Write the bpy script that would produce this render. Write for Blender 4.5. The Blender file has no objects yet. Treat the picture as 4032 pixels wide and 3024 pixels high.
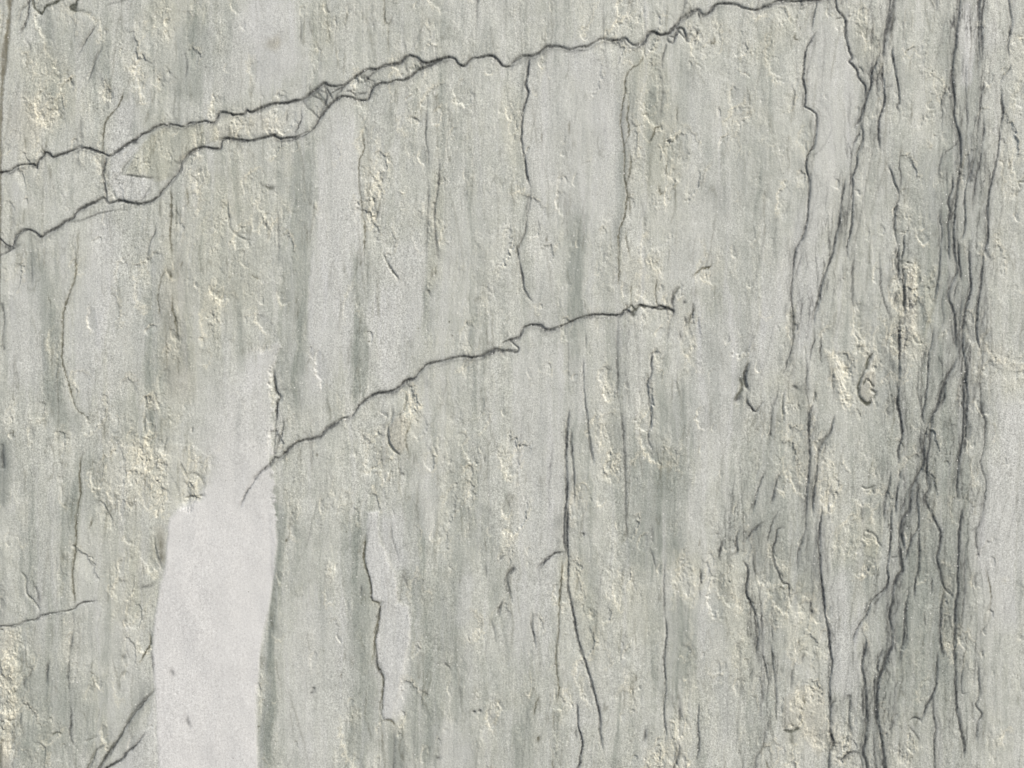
import bpy, math
import numpy as np

# ------------------------------------------------------------------ camera, sky, sun, exposure
scene = bpy.context.scene
VIEW_W, VIEW_H = 0.80, 0.60                 # metres of stone the photograph shows
CAM_DIST = 0.80 * 28.0 / 36.0
cam_data = bpy.data.cameras.new('camera')
cam = bpy.data.objects.new('camera', cam_data)
scene.collection.objects.link(cam)
cam_data.lens = 28.0
cam_data.sensor_width = 36.0
cam_data.clip_start = 0.01
cam_data.clip_end = 100.0
cam.location = (0.0, -CAM_DIST, 1.00)
cam.rotation_euler = (math.radians(90), 0, 0)
scene.camera = cam

SUN_ELEV, SUN_AZ = 44.0, 50.0               # degrees; azimuth to the right of straight out of the slab
world = bpy.data.worlds.new('World')
scene.world = world
world.use_nodes = True
wn = world.node_tree
wn.nodes.clear()
sky = wn.nodes.new('ShaderNodeTexSky')
sky.sky_type = 'NISHITA'
sky.sun_disc = False
sky.sun_elevation = math.radians(SUN_ELEV)
sky.sun_rotation = math.radians(180.0 - SUN_AZ)
sky.dust_density = 3.0
bg = wn.nodes.new('ShaderNodeBackground')
bg.inputs['Strength'].default_value = 0.105
wo = wn.nodes.new('ShaderNodeOutputWorld')
wn.links.new(sky.outputs[0], bg.inputs[0])
wn.links.new(bg.outputs[0], wo.inputs[0])

sun_data = bpy.data.lights.new('sun', 'SUN')
sun_data.energy = 2.6
sun_data.angle = math.radians(14.0)
sun_data.color = (1.0, 0.955, 0.87)
sun = bpy.data.objects.new('sun', sun_data)
scene.collection.objects.link(sun)
from mathutils import Vector
e, a = math.radians(SUN_ELEV), math.radians(SUN_AZ)
to_sun = Vector((math.sin(a) * math.cos(e), -math.cos(a) * math.cos(e), math.sin(e)))
sun.rotation_euler = to_sun.to_track_quat('Z', 'Y').to_euler()
sun.location = to_sun * 5

vs = scene.view_settings
vs.view_transform = 'Standard'
vs.look = 'None'
vs.gamma = 1.0
vs.use_curve_mapping = False
vs.exposure = EXPOSURE = 0.46

# ------------------------------------------------------------------ the slab's grid
# u, v: distance over the stone in "dots" (4032 dots = 0.80 m), u to the right, v downwards
DOT = VIEW_W / 4032.0
W, H = 4032.0, 3024.0
STEP = 2.6

def axis(lo, hi, far_lo, far_hi):
    core = np.arange(lo, hi + STEP, STEP)
    def grow(dist):
        out, s, p = [], STEP, 0.0
        while p < dist:
            s = min(s * 1.035, 26.0)
            p += s
            out.append(p)
        return np.array(out)
    left = lo - grow(lo - far_lo)[::-1]
    right = core[-1] + grow(far_hi - core[-1])
    return np.concatenate([left, core, right]).astype(np.float32)

us = axis(-60, W + 60, -4200, W + 4200)
vsr = axis(-60, H + 60, -2500, H + 2500)
nu, nv = len(us), len(vsr)
U, V = np.meshgrid(us, vsr)                # rows go down
SH = U.shape

# ------------------------------------------------------------------ noise
def hash2(ix, iy, seed):
    h = (ix.astype(np.int64) * 374761393 + iy.astype(np.int64) * 668265263 + seed * 1274126177) & 0x7fffffff
    h = ((h ^ (h >> 13)) * 1274126177) & 0x7fffffff
    h = (h ^ (h >> 16)) & 0x7fffffff
    return h
ANG = np.linspace(0, 2 * np.pi, 256, endpoint=False)
GX, GY = np.cos(ANG).astype(np.float32), np.sin(ANG).astype(np.float32)

def perlin(x, y, seed):
    ix, iy = np.floor(x).astype(np.int32), np.floor(y).astype(np.int32)
    fx, fy = (x - ix).astype(np.float32), (y - iy).astype(np.float32)
    sx, sy = fx * fx * fx * (fx * (fx * 6 - 15) + 10), fy * fy * fy * (fy * (fy * 6 - 15) + 10)
    # table of gradients for the lattice in use
    x0, y0 = ix.min(), iy.min()
    LX, LY = np.meshgrid(np.arange(x0, ix.max() + 2), np.arange(y0, iy.max() + 2))
    T = (hash2(LX, LY, seed) % 256).astype(np.int16)
    wdt = T.shape[1]
    T = T.ravel()
    base = (iy - y0) * wdt + (ix - x0)
    def corner(off, dx, dy):
        g = T[base + off]
        return GX[g] * dx + GY[g] * dy
    n00 = corner(0, fx, fy); n10 = corner(1, fx - 1, fy)
    n01 = corner(wdt, fx, fy - 1); n11 = corner(wdt + 1, fx - 1, fy - 1)
    a_ = n00 + sx * (n10 - n00); b_ = n01 + sx * (n11 - n01)
    return ((a_ + sy * (b_ - a_)) * 1.5).astype(np.float32)

def fbm(x, y, seed, octv=4, gain=0.5):
    out, amp, tot = 0, 1.0, 0
    for o in range(octv):
        out = out + amp * perlin(x * 2 ** o + 17.3 * o, y * 2 ** o - 9.1 * o, seed + o * 31)
        tot += amp
        amp *= gain
    return out / tot

def sstep(a_, b_, x):
    t = np.clip((x - a_) / (b_ - a_), 0, 1)
    return t * t * (3 - 2 * t)

rng = np.random.RandomState(7)
def noise1(n, period):
    k = int(n / period) + 4
    return np.interp(np.arange(n) / period, np.arange(k), rng.uniform(-1, 1, k))

# ------------------------------------------------------------------ strokes over the stone
def window(x0, x1, y0, y1):
    return (slice(max(np.searchsorted(vsr, y0) - 1, 0), min(np.searchsorted(vsr, y1) + 1, nv)),
            slice(max(np.searchsorted(us, x0) - 1, 0), min(np.searchsorted(us, x1) + 1, nu)))

def catmull(P, step, tension=1.0):
    P = np.asarray(P, float)
    Q = np.vstack([2 * P[0] - P[1], P, 2 * P[-1] - P[-2]])
    out = []
    for i in range(1, len(Q) - 2):
        L = np.hypot(*(Q[i + 1] - Q[i]))
        n = max(int(L / step), 1)
        t = (np.arange(n) / n)[:, None]
        m0, m1 = (Q[i + 1] - Q[i - 1]) * .5 * tension, (Q[i + 2] - Q[i]) * .5 * tension
        t2, t3 = t * t, t * t * t
        out.append((2 * t3 - 3 * t2 + 1) * Q[i] + (t3 - 2 * t2 + t) * m0 + (-2 * t3 + 3 * t2) * Q[i + 1] + (t3 - t2) * m1)
    out.append(P[-1:])
    return np.vstack(out)

def extend(P, half):
    """a vein that leaves the traced part of the slab runs on beyond it"""
    P = [np.array(p, float) for p in P]
    for end in (0, -1):
        p, q = P[end], P[1 if end == 0 else -2]
        d = p - q
        L = np.hypot(*d)
        m = 16
        out_v = (p[1] < m and d[1] < 0) or (p[1] > H - m and d[1] > 0)
        out_h = (p[0] < m and d[0] < 0) or (p[0] > W - m and d[0] > 0)
        if L < 1 or half < 2 or not (out_v or out_h):
            continue
        d = d / L
        if out_h and abs(d[0]) < .3:
            continue
        far = rng.uniform(600, 2600)
        k = int(far / 60)
        new = []
        cur = p.copy()
        for i in range(k):
            ang = rng.normal(0, .16)
            d = np.array([d[0] * math.cos(ang) - d[1] * math.sin(ang), d[0] * math.sin(ang) + d[1] * math.cos(ang)])
            pref = np.array([0.05, np.sign(p[1] - H / 2)]) if out_v else np.array([np.sign(p[0] - W / 2), -.3 * np.sign(p[0] - W / 2)])
            d = d + pref * .06
            d /= np.hypot(*d)
            cur = cur + d * 60
            new.append(cur.copy())
        if end == 0:
            P = new[::-1] + P
        else:
            P = P + new
    return P

def stroke(target, P, sig, amp, jitter=0.0, jper=9.0, power=2.0, taper=0.12, taper0=True, taper1=True, ampmod=0.35, step=5.0, widmod=.3, taper_len=0, wig=0.0, off=0.0, wper=12):
    S = catmull(P, step)
    n = len(S)
    if n < 2:
        return
    T = np.gradient(S, axis=0)
    T /= np.maximum(np.hypot(T[:, 0], T[:, 1]), 1e-6)[:, None]
    Nn = np.stack([-T[:, 1], T[:, 0]], 1)
    if off:
        S = S + Nn * (off * (noise1(n, 26) + .35))[:, None]
    if jitter:
        j = jitter * (.55 * noise1(n, jper) + .45 * noise1(n, jper / 3) + .35 * noise1(n, 1.3))
        S = S + Nn * j[:, None]
    if wig:
        S = S + Nn * (wig * noise1(n, 30))[:, None]
    t = np.arange(n) / max(n - 1, 1)
    if taper_len:
        taper = min(.5, taper_len / (step * n))
    am = amp * (1 - ampmod * (0.5 + 0.5 * noise1(n, 14)) )
    if taper0: am = am * sstep(0, taper, t + taper * .25)
    if taper1: am = am * sstep(0, taper, 1 - t + taper * .25)
    sg = sig * (1 + widmod * noise1(n, wper))
    rad = sig * (3.2 if power <= 2 else 1.9) * (1 + widmod)
    x0, x1, y0, y1 = S[:, 0].min() - rad, S[:, 0].max() + rad, S[:, 1].min() - rad, S[:, 1].max() + rad
    wv, wu = window(x0, x1, y0, y1)
    acc = np.zeros((wv.stop - wv.start, wu.stop - wu.start), np.float32)
    oy, ox = wv.start, wu.start
    ch = 3
    for i in range(0, n - 1, ch):
        seg = S[i:i + ch + 1]
        av, au = window(seg[:, 0].min() - rad, seg[:, 0].max() + rad, seg[:, 1].min() - rad, seg[:, 1].max() + rad)
        av = slice(max(av.start, wv.start), min(av.stop, wv.stop)); au = slice(max(au.start, wu.start), min(au.stop, wu.stop))
        if av.stop <= av.start or au.stop <= au.start:
            continue
        gx, gy = U[av, au], V[av, au]
        best = None
        for k in range(len(seg) - 1):
            p, q = seg[k], seg[k + 1]
            d = q - p
            L2 = max(d @ d, 1e-6)
            tt = np.clip(((gx - p[0]) * d[0] + (gy - p[1]) * d[1]) / L2, 0, 1)
            ex, ey = gx - p[0] - tt * d[0], gy - p[1] - tt * d[1]
            dd = np.sqrt(ex * ex + ey * ey)
            kk = min(i + k, n - 1)
            k2 = min(kk + 1, n - 1)
            sgm = sg[kk] + (sg[k2] - sg[kk]) * tt
            amm = am[kk] + (am[k2] - am[kk]) * tt
            val = amm * np.exp(-(dd / sgm) ** power)
            best = val if best is None else np.maximum(best, val)
        sub = acc[av.start - oy:av.stop - oy, au.start - ox:au.stop - ox]
        np.maximum(sub, best, out=sub)
    tgt = target[wv, wu]
    tgt[...] = 1 - (1 - tgt) * (1 - acc)

Z = lambda: np.zeros(SH, np.float32)
m_vein, m_brown, m_green_shade, m_rust, m_wash, m_groove, m_soft, m_ridge, m_olive_soft = [Z() for _ in range(9)]

POLYS = """
M 12 1.2 8 720,150 708,300 720,380 745,480 752,570 820,580 800,660 790,740 778,830 785,950 820,1060 820,1180 812,1300 830,1345 890,1340 900,1250 930,1150 960,1000 985,850 1000,740 985,620 930,590 915,500 900,400 850,300 800,200 785,100 800,0 720,0
M 20 .42 24 120,390 400,340 780,320 790,430 735,490 720,600 700,900 720,1100 690,1500 300,1400 150,1300 100,900 95,600
M 10 .72 16 480,730 640,680 670,1000 690,1659 390,1659 395,1300 400,1000
M 11 .8 12 370,0 600,0 640,400 600,700 350,700 330,300
M 01 .6 14 490,200 600,0 690,0 660,500 600,900 560,1000 480,800 480,500
M 01 .5 14 60,200 180,0 220,350 260,700 240,900 60,850
M 30 .42 12 320,60 460,130 510,350 600,550 580,760 500,1150 420,1450 250,1500 270,1050 320,900 320,740 245,650 245,350
M 32 .7 10 400,780 540,700 640,640 560,850 540,1100 520,1180 410,1150 420,950
M 32 .75 13 1395,-70 1720,-70 1720,430 1560,420 1400,300 1360,150
M 31 .75 13 1560,1050 1750,1000 1750,1720 1398,1720 1420,1400 1500,1250
M 30 .8 10 1245,60 1360,60 1362,340 1225,330
M 11 .85 16 720,380 900,150 1080,200 1080,400 1000,560 740,540
M 02 .8 9 1000,1180 1020,1690 700,1690 830,1560 950,1400
M 31 .65 12 190,30 390,20 300,400 240,640 180,620 170,400 200,150
M 21 .5 14 0,640 300,520 340,900 330,1659 60,1659 0,1200
M 22 .4 14 0,0 320,0 300,400 270,900 150,1000 0,900
M 00 .7 9 720,1010 850,930 900,960 800,1060 780,1130 1000,1160 980,1250 900,1310 780,1290 700,1180
C 01 .75 8 720,1240 860,1230 940,1290 945,1390 880,1480 900,1560 700,1620 640,1450
C 01 .6 6 1070,1210 1250,1230 1370,1300 1340,1540 1200,1570 1130,1450 1050,1320
C 01 .6 4 950,900 985,870 1015,920 1035,990 1000,1000 950,990
C 31 .9 5 870,60 930,90 990,50 960,150 945,200 970,260 930,310 890,310 885,130
C 31 .7 8 360,600 450,650 545,760 520,960 470,960 420,800
C 31 .6 8 1370,520 1430,580 1450,640 1659,700 1659,760 1500,740 1400,660
C 11 .5 12 980,850 1080,880 1100,1000 1030,1100 990,1000
T 11 .6 4 890,1050 960,1020 1000,1080 970,1160 975,1230 940,1290 870,1220 850,1160 860,1100
T 31 .6 6 620,760 700,740 700,850 640,930 590,900
O 32 .7 6 620,130 690,155 720,220 690,300 620,280
T 32 .4 8 100,1200 240,1120 370,1160 380,1450 330,1600 250,1500 200,1400 80,1390
O 00 .6 7 1060,815 1400,800 1430,900 1280,950 1180,1040 1110,1150 1020,1180 800,1130 900,950
C 00 .5 7 1380,820 1659,740 1659,880 1430,890
C 10 .5 8 0,740 200,700 220,850 0,880
T 00 .35 10 30,680 150,600 220,700 200,900 40,900
O 31 .6 8 1080,60 1090,250 1050,450 980,600 1020,400 1000,150
C 32 .6 8 600,430 700,380 700,260 740,260 700,400
C 02 .8 9 0,780 90,760 120,900 80,980 100,1100 40,1300 60,1500 0,1500
T 02 .6 8 0,1500 60,1400 70,1659 0,1659
M 10 .8 18 0,0 260,0 270,300 200,560 0,660
M 21 .45 20 1180,400 1500,300 1650,600 1500,700 1400,1200 1250,1500 1150,1000
M 12 .4 16 620,620 640,1100 480,1659 200,1659 180,1000 300,500
M 22 .55 16 1230,480 1290,500 1280,900 1250,1250 1210,1100 1200,700
M 01 .4 16 700,200 900,100 950,500 920,800 700,900
G 10 .5 14 250,900 390,900 395,1400 330,1659 150,1659 200,1300
G 11 .5 12 190,0 370,0 330,500 340,800 230,1000 150,820 110,600
G 11 .6 10 640,380 710,380 730,620 700,900 640,1000 600,700
G 12 .55 9 90,0 200,0 180,400 130,800 110,1659 20,1659 70,1100 130,500
G 12 .45 14 560,0 710,0 700,300 740,500 780,600 740,900 790,1300 700,1659 590,1659 620,900 540,400
G 12 .45 14 930,0 1000,300 1130,500 1200,300 1270,900 1180,1659 1030,1659 950,1300 1000,900
G 22 .5 16 740,0 1120,0 1130,300 900,400 740,420
G 21 .5 16 900,1200 1180,1200 1150,1659 760,1659 740,1250
G 10 .45 12 380,540 470,560 440,720 340,700
G 00 .5 16 1190,120 1350,100 1370,400 1300,700 1200,560
G 20 .4 16 1060,400 1190,330 1200,800 1090,900
G 22 .45 14 1010,560 1210,620 1200,1000 1030,1200
G 02 .5 16 60,850 300,880 400,950 460,1100 440,1400 250,1300 120,1400 30,1150

"""
VEINS = """
c 00 11 .95 0,1120 40,1112 70,1108 100,1085 125,1075 190,1063 218,1068 235,1082 245,1050 270,1020 290,990 320,995 340,1018 380,1005 430,990 470,975 510,955 560,962 620,978 670,995 705,1008 760,980 820,935 870,912 905,880 960,855 1000,825 1060,808 1080,818 1100,805 1150,812 1190,820 1230,797 1280,800 1330,785 1385,793 1410,740 1440,725 1480,735 1520,745 1580,740 1600,715 1625,728 1659,718
c 10 12 .95 0,718 60,690 120,670 190,668 250,655 310,640 350,612 400,570 440,538 465,552 520,560 580,550 620,515 680,475 720,448 780,450 830,425 880,415 930,405 965,375 995,362 1040,375 1060,395 1110,410 1180,390 1245,372 1290,385 1310,415 1350,425 1400,380 1450,375 1520,362 1560,385 1590,420 1630,432 1659,425
c 20 14 1 0,412 50,370 110,362 160,350 215,308 260,303 330,308 375,325 430,312 500,298 550,268 590,252 640,262 690,260 730,250 760,280 795,298 850,270 880,218 920,208 960,230 1010,218 1050,185 1080,140 1110,110 1160,80 1205,65 1240,98 1280,80 1310,40 1350,25 1410,28 1460,35 1500,52 1580,68 1630,45 1659,40
c 30 11 .8 0,35 50,12 110,5 200,5 320,0
c 00 12 .95 0,1550 40,1590 75,1595 100,1530 150,1493 210,1500 265,1538 305,1510 370,1480 420,1440 470,1415 500,1370 560,1335 620,1305 668,1283 700,1320 770,1300 830,1312 890,1325 960,1312 1020,1280 1060,1230 1110,1165 1160,1100 1170,1050 1215,1000 1270,970 1320,955 1370,965 1425,965 1440,915 1470,900 1540,905 1620,910 1659,905
c 10 12 .95 0,905 60,890 110,880 150,900 210,895 260,890 320,865 370,825 410,770 450,715 500,660 550,625 610,630 650,645 715,645 735,600 760,560 810,540 860,540 900,525 960,520 1010,490 1060,450 1130,420 1200,385
c 00 11 .85 670,1000 680,1050 665,1110 672,1170 680,1230 685,1300
b 00 9 .7 665,990 665,900 680,800 720,740 780,660 810,560
v 00 6 .5 780,1135 860,1140 940,1150 1020,1158
v 00 9 .4 870,1000 840,1040 800,1080 785,1120 720,1170
v 00 9 .45 985,1190 950,1250 930,1285 890,1310
v 00 9 .4 860,1365 700,1368 600,1400 530,1430 450,1440 400,1470
v 00 8 .5 150,1575 70,1620 0,1655
v 00 8 .5 870,910 890,935
r 00 26 1 62,0 58,80 45,200 25,330 12,480 6,650 4,800 3,950 2,1100 3,1300 5,1659
c 00 8 .8 183,0 178,60 170,130 140,200 120,225
c 00 6 .6 183,20 140,60 120,120 110,150
v 00 12 .35 150,240 190,300 175,360
g 00 12 .85 210,0 225,50 265,85 285,50 320,30 360,20 390,0
g 00 12 .95 500,0 490,30 455,45 480,70 530,68 570,90 620,120
g 00 26 .8 478,30 480,60
c 00 9 .85 620,165 570,230 530,300 497,350
c 00 7 .6 665,300 625,370 600,440 565,520 540,515
v 00 7 .3 740,20 700,35 660,70
c 00 9 .7 1165,1010 1162,1070
b 00 14 .6 1105,1200 1110,1350 1105,1500 1110,1659
b 00 10 .4 1035,1290 1035,1400
b 00 8 .35 1140,1300 1140,1500
c 00 6 .6 1005,1460 1003,1500 985,1540 960,1600 950,1659
b 00 7 .4 1195,1200 1215,1260 1222,1380
k 00 8 .5 1470,1330 1480,1420 1500,1490 1560,1540 1640,1560
b 00 8 .4 270,930 285,990 310,900
b 00 10 .35 160,880 165,980
b 00 12 .3 150,1350 150,1470
v 00 14 .3 520,760 530,930
b 00 10 .35 510,1480 505,1659
v 00 14 .3 1190,320 1210,420 1195,520
v 10 7 .7 300,640 330,690 380,740 410,770
v 10 7 .7 300,650 350,600 400,565
v 10 9 .5 440,545 460,620 440,690 400,760
v 10 11 .75 460,650 500,600 550,570 590,540
v 10 7 .6 290,700 290,780 265,840 250,880
v 10 8 .5 355,610 400,640 450,650
v 10 8 .5 400,580 440,600 470,600
v 10 6 .6 690,485 740,520 780,535
v 10 11 .8 565,600 600,590 640,615 650,640
v 10 6 .6 650,605 700,603 725,595
v 10 6 .5 960,400 975,450 1000,470
v 10 7 .6 1040,375 1075,440 1050,455
v 10 8 .7 1060,395 1120,420 1170,400 1245,378
v 10 5 .5 200,710 200,790
v 10 6 .5 620,520 580,545 540,600 490,660
v 10 6 .5 790,455 730,500 700,540
v 10 9 .6 1110,600 1105,750 1100,900 1115,1000 1115,1100
v 10 10 .6 1185,1030 1185,1120 1175,1250 1160,1330 1160,1500 1180,1659
v 10 8 .4 1115,1150 1115,1300 1110,1450 1100,1659
b 10 7 .6 685,820 690,900 700,960 680,1010 665,1060 668,1200 680,1300 690,1400 705,1440 705,1500 700,1659
b 10 7 .35 805,1200 805,1300 770,1420 740,1450
v 10 9 .35 135,1350 145,1500 145,1659
v 10 9 .35 1435,0 1430,100 1435,200
b 10 12 .55 835,0 835,130 860,150 885,100
b 10 8 .35 860,150 855,250 862,370
v 10 14 .25 1000,330 1060,220 1100,100
v 10 8 .3 285,100 290,200 280,300
b 10 10 .3 450,0 470,200 480,300
b 10 10 .3 600,60 580,160
c 20 8 .85 110,375 95,480 88,550 103,600 90,660 70,740 62,830 65,940 80,1030 90,1110 108,1190 120,1215
g 20 10 .5 80,1030 90,1110 108,1180
v 20 14 .4 120,1240 100,1300 80,1400
c 20 8 .6 25,1590 40,1659
c 21 10 .85 40,20 55,80 70,150 75,210 100,260 130,300
b 20 9 .9 860,290 855,360 830,410 780,440 740,490 730,540 730,600 715,680 705,780 710,860 725,960 730,1050 728,1150 740,1220 745,1300 730,1400 700,1480 690,1560 700,1659
b 20 6 .6 750,600 760,680 745,760 760,830 745,900 725,950
b 20 6 .55 760,980 770,1060 760,1130 740,1190
b 20 6 .5 755,1230 765,1350 760,1400
b 20 7 .6 745,1480 740,1560 765,1659
w 20 34 .28 725,480 715,700 715,900 735,1100 740,1300 705,1450 690,1659
v 20 7 .6 1000,250 995,310 975,370 970,470
v 20 13 .35 970,500 975,600 965,700 960,760
b 20 7 .65 980,790 970,820 930,830 920,870 895,920 890,950
b 20 8 .6 1010,1040 1000,1100 1005,1150
b 20 12 .6 990,1240 960,1255 950,1200
c 20 9 .8 1000,220 1010,265 1045,270 1070,190 1110,190 1130,260 1155,275
v 20 7 .6 1150,250 1190,240 1200,200 1170,180
v 20 7 .6 1130,170 1160,200 1140,240 1120,250
c 20 8 .7 1205,70 1215,120
v 20 14 .55 1120,0 1110,60 1090,110 1080,150
v 20 6 .5 1150,40 1170,100
b 20 7 .6 1290,240 1310,240 1315,270 1295,280 1285,255
b 20 12 .5 1405,190 1425,215
b 20 8 .4 195,860 195,930
b 20 10 .4 370,780 370,880
b 20 12 .4 1070,680 1065,800
w 20 50 .25 1280,1230 1330,1290 1370,1380
b 20 12 .4 215,1480 225,1500
b 20 9 .3 225,1510 225,1580
w 20 30 .3 30,380 100,375 170,360
c 30 8 .6 318,0 305,70 290,140 280,200
c 30 10 .85 315,205 265,280 240,350 235,430 228,500 240,580 242,650 235,690 280,715 312,745 315,830 305,910 290,960 255,1010 245,1080 260,1150 268,1250 255,1350 250,1450 225,1540 185,1600 170,1659
v 30 10 .4 275,770 272,850
v 30 8 .4 275,1110 270,1200
w 30 30 .3 200,1020 190,1150
b 30 18 .5 150,110 150,150
b 30 20 .55 208,115 212,130
b 30 10 .5 180,210 175,250 210,260
b 30 7 .4 205,170 210,200
c 30 9 .8 440,0 450,60 495,115 500,170 505,250 525,330 545,375 525,400 570,450 590,510 630,560 620,640
c 30 7 .5 435,120 490,115
c 30 20 .9 815,0 800,60 780,150 760,250 745,330 740,400
c 30 11 .85 740,400 735,460 745,530 750,600 755,650 735,720 715,780 712,850 715,920 722,970
c 30 12 .8 790,0 780,80 770,150 755,230 742,320
c 30 9 .7 820,100 800,170 775,230
c 30 12 .85 745,340 710,380 685,430 665,480 665,550 640,630 615,710 590,780 545,840
v 30 18 .5 690,490 710,560 700,640
v 30 8 .5 665,490 690,520 740,500
v 30 9 .5 640,470 670,500
c 30 9 .7 600,790 590,860 560,920 545,970
c 30 10 .85 605,800 615,890 600,950 575,1010 570,1080 545,1150 550,1230 548,1330 545,1430 530,1520 515,1600 515,1659
v 30 10 .6 545,1130 520,1210
c 30 9 .65 500,1160 485,1250 465,1330
c 30 10 .75 465,1320 460,1440 435,1550 410,1659
w 30 30 .3 560,1100 500,1300 460,1450 430,1659
w 30 34 .35 640,560 620,700 570,850
v 30 6 .5 755,570 790,560 805,545
c 30 12 .95 805,300 800,350 815,420 830,500 845,560 850,640 850,670 835,690 850,740
v 30 10 .45 670,200 680,250 668,290
v 30 8 .6 860,950 850,1030 845,1080 860,1130 855,1200 845,1250
c 30 9 .75 770,1070 800,1120 820,1190 842,1240 845,1300 825,1350 820,1430 825,1510 840,1570 850,1600
c 30 9 .75 890,1500 880,1560 880,1620 870,1659
c 30 10 .8 850,1600 840,1659
c 30 12 .9 1245,0 1235,80 1220,180 1215,280 1200,360 1195,450 1195,550 1205,650 1205,750 1225,830 1245,900 1245,1000 1240,1100 1225,1200 1215,1300 1205,1400 1200,1500 1205,1580 1210,1659
v 30 10 .6 1205,70 1200,150 1215,200
v 30 7 .5 1165,120 1200,190
c 30 12 .85 1370,0 1368,100 1365,200 1365,300 1370,370 1360,420 1355,465
v 30 9 .7 1400,0 1385,90 1380,180 1385,280 1385,370 1375,400
v 30 8 .65 1280,420 1280,550 1285,650 1290,750 1285,850
v 30 9 .7 1400,450 1400,530 1380,620 1375,700 1360,800 1355,880 1350,960 1340,1030
v 30 9 .7 1390,730 1395,830 1385,920 1375,1000 1365,1080 1350,1150 1335,1240 1325,1330 1320,1380
c 30 10 .75 1340,1030 1310,1130 1280,1200 1270,1290 1275,1380 1275,1480 1260,1540 1235,1560
v 30 10 .6 1290,950 1300,1050 1300,1140
v 30 9 .6 1240,870 1220,930 1180,970 1150,990 1145,1060
v 30 8 .6 1140,960 1120,1030 1105,1100 1100,1135
v 30 8 .6 1155,510 1150,590 1125,650 1130,740 1125,850
c 30 9 .75 1190,1130 1190,1220 1165,1300 1175,1380 1165,1480 1170,1570 1175,1659
c 30 8 .6 1105,1360 1110,1430 1125,1500 1120,1600 1115,1659
v 30 8 .6 1090,0 1088,80
c 30 8 .7 1560,0 1570,90 1580,130 1570,200 1555,300 1555,390
c 30 8 .8 1570,410 1565,450 1520,500 1503,540
c 30 10 .8 1505,560 1515,680 1520,760 1505,850 1495,950 1475,1050 1455,1150 1435,1240 1422,1330 1420,1430 1425,1530 1410,1610 1395,1659
v 30 6 .5 1505,905 1530,905 1525,930
v 30 7 .6 1410,1610 1430,1659
v 30 8 .6 1300,1550 1305,1659
b 30 24 .85 1618,290 1624,300
w 30 70 .28 1260,850 1260,1000 1260,1150
w 30 26 .35 50,1380 65,1440
k 30 8 .6 1659,1180 1625,1185 1635,1240 1560,1270 1545,1330
k 30 7 .6 1575,1050 1560,1100
b 01 9 .75 490,0 495,80 485,160 455,230 425,310 410,380 408,480 402,600 405,690 430,770 450,840 465,910 485,975 510,1010 545,1030 565,1055 562,1080
v 01 12 .6 10,310 25,400 20,520 20,600
b 01 9 .7 535,1270 520,1320 515,1420 520,1530 505,1600 500,1659
b 02 9 .75 495,0 495,100 495,200 480,300 472,400 480,520 485,600
v 02 12 .45 480,730 455,880 450,950 440,1080 450,1200
v 02 10 .35 450,1200 460,1350 455,1480
v 02 14 .4 470,640 480,740
b 01 9 .5 1185,30 1165,80
b 01 11 .65 1115,240 1118,330 1135,400 1145,500 1155,560
b 01 10 .35 1155,640 1155,800
b 01 9 .55 1085,85 1050,130 1030,200 1020,270 1030,350 1045,410
b 01 18 .55 1075,90 1100,110 1105,160
k 01 10 .75 940,910 948,990
k 01 9 .75 940,1030 935,1090 948,1160
k 01 6 .5 1000,880 1015,940 1040,990
k 01 9 .7 1245,1110 1243,1150
k 01 11 .6 1085,1170 1070,1230 1065,1280
c 01 10 .7 1659,1440 1600,1530 1550,1640
k 01 8 .6 560,1040 567,1070
b 01 9 .5 90,1120 80,1180
c 01 20 .75 15,1230 12,1300 18,1370
w 01 50 .5 10,1250 15,1400 10,1550 20,1659
k 01 6 .6 1190,1570 1250,1560 1320,1555
k 01 7 .5 1170,1340 1210,1430
b 01 10 .4 950,1380 935,1530
k 01 6 .4 1200,1440 1240,1410 1300,1440 1330,1500
b 01 9 .35 310,250 330,330
v 01 10 .35 200,0 205,200
b 01 8 .5 1650,135 1659,140
c 11 14 .85 0,1425 50,1385 95,1350 120,1310 150,1310 190,1275 240,1225 300,1200 380,1185 420,1165 450,1125 490,1100 550,1060 610,1045 640,1010 670,965 720,925 780,895 840,885 890,875 940,840 970,810 1020,795 1060,750 1100,710 1160,690 1220,680 1280,660 1340,652 1400,660 1450,650 1500,625 1550,605 1600,615 1659,612
c 11 9 .7 1590,585 1600,565 1640,548 1659,545
c 21 12 .9 0,545 40,530 60,500 75,470 120,450 180,450 210,475 250,478 330,450 400,420 470,395 560,382 640,385 700,380 735,350 770,370 790,345
c 21 9 .7 0,560 20,580 42,600 30,625 0,625
k 11 11 1 110,735 115,800 130,880 155,915 135,960 130,1050
v 11 8 .7 175,1040 175,1110 155,1180 120,1280
v 11 9 .5 130,1000 120,1200 110,1300
w 11 26 .3 95,1380 100,1500 95,1659
k 11 10 .75 835,10 860,60 890,110 915,140 925,170
k 11 10 .9 880,980 880,1050 855,1110 850,1160 862,1220 900,1270 940,1290
k 11 8 .7 970,880 970,940 950,1010 895,1045
b 11 7 .5 990,1050 1000,1090 975,1150 975,1220 990,1300 960,1325
v 11 8 .4 820,1240 810,1310 830,1370
v 11 12 .5 930,1380 940,1410 970,1425
w 11 36 .3 1100,800 1150,780
v 11 7 .4 1100,210 1135,270
v 11 7 .4 1480,1290 1480,1350
b 11 12 .9 734,553 736,555
b 11 9 .7 1055,464 1056,466
b 11 8 .7 1249,425 1250,428
b 11 7 .6 1270,515 1272,520
b 11 7 .6 390,1290 391,1292
v 11 9 .7 118,1272 122,1278
b 11 9 .4 1165,60 1165,130
c 21 11 .85 790,345 820,320 870,330 920,338 960,325 1010,345 1045,360 1040,400
g 21 20 .9 782,390 792,350
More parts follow.
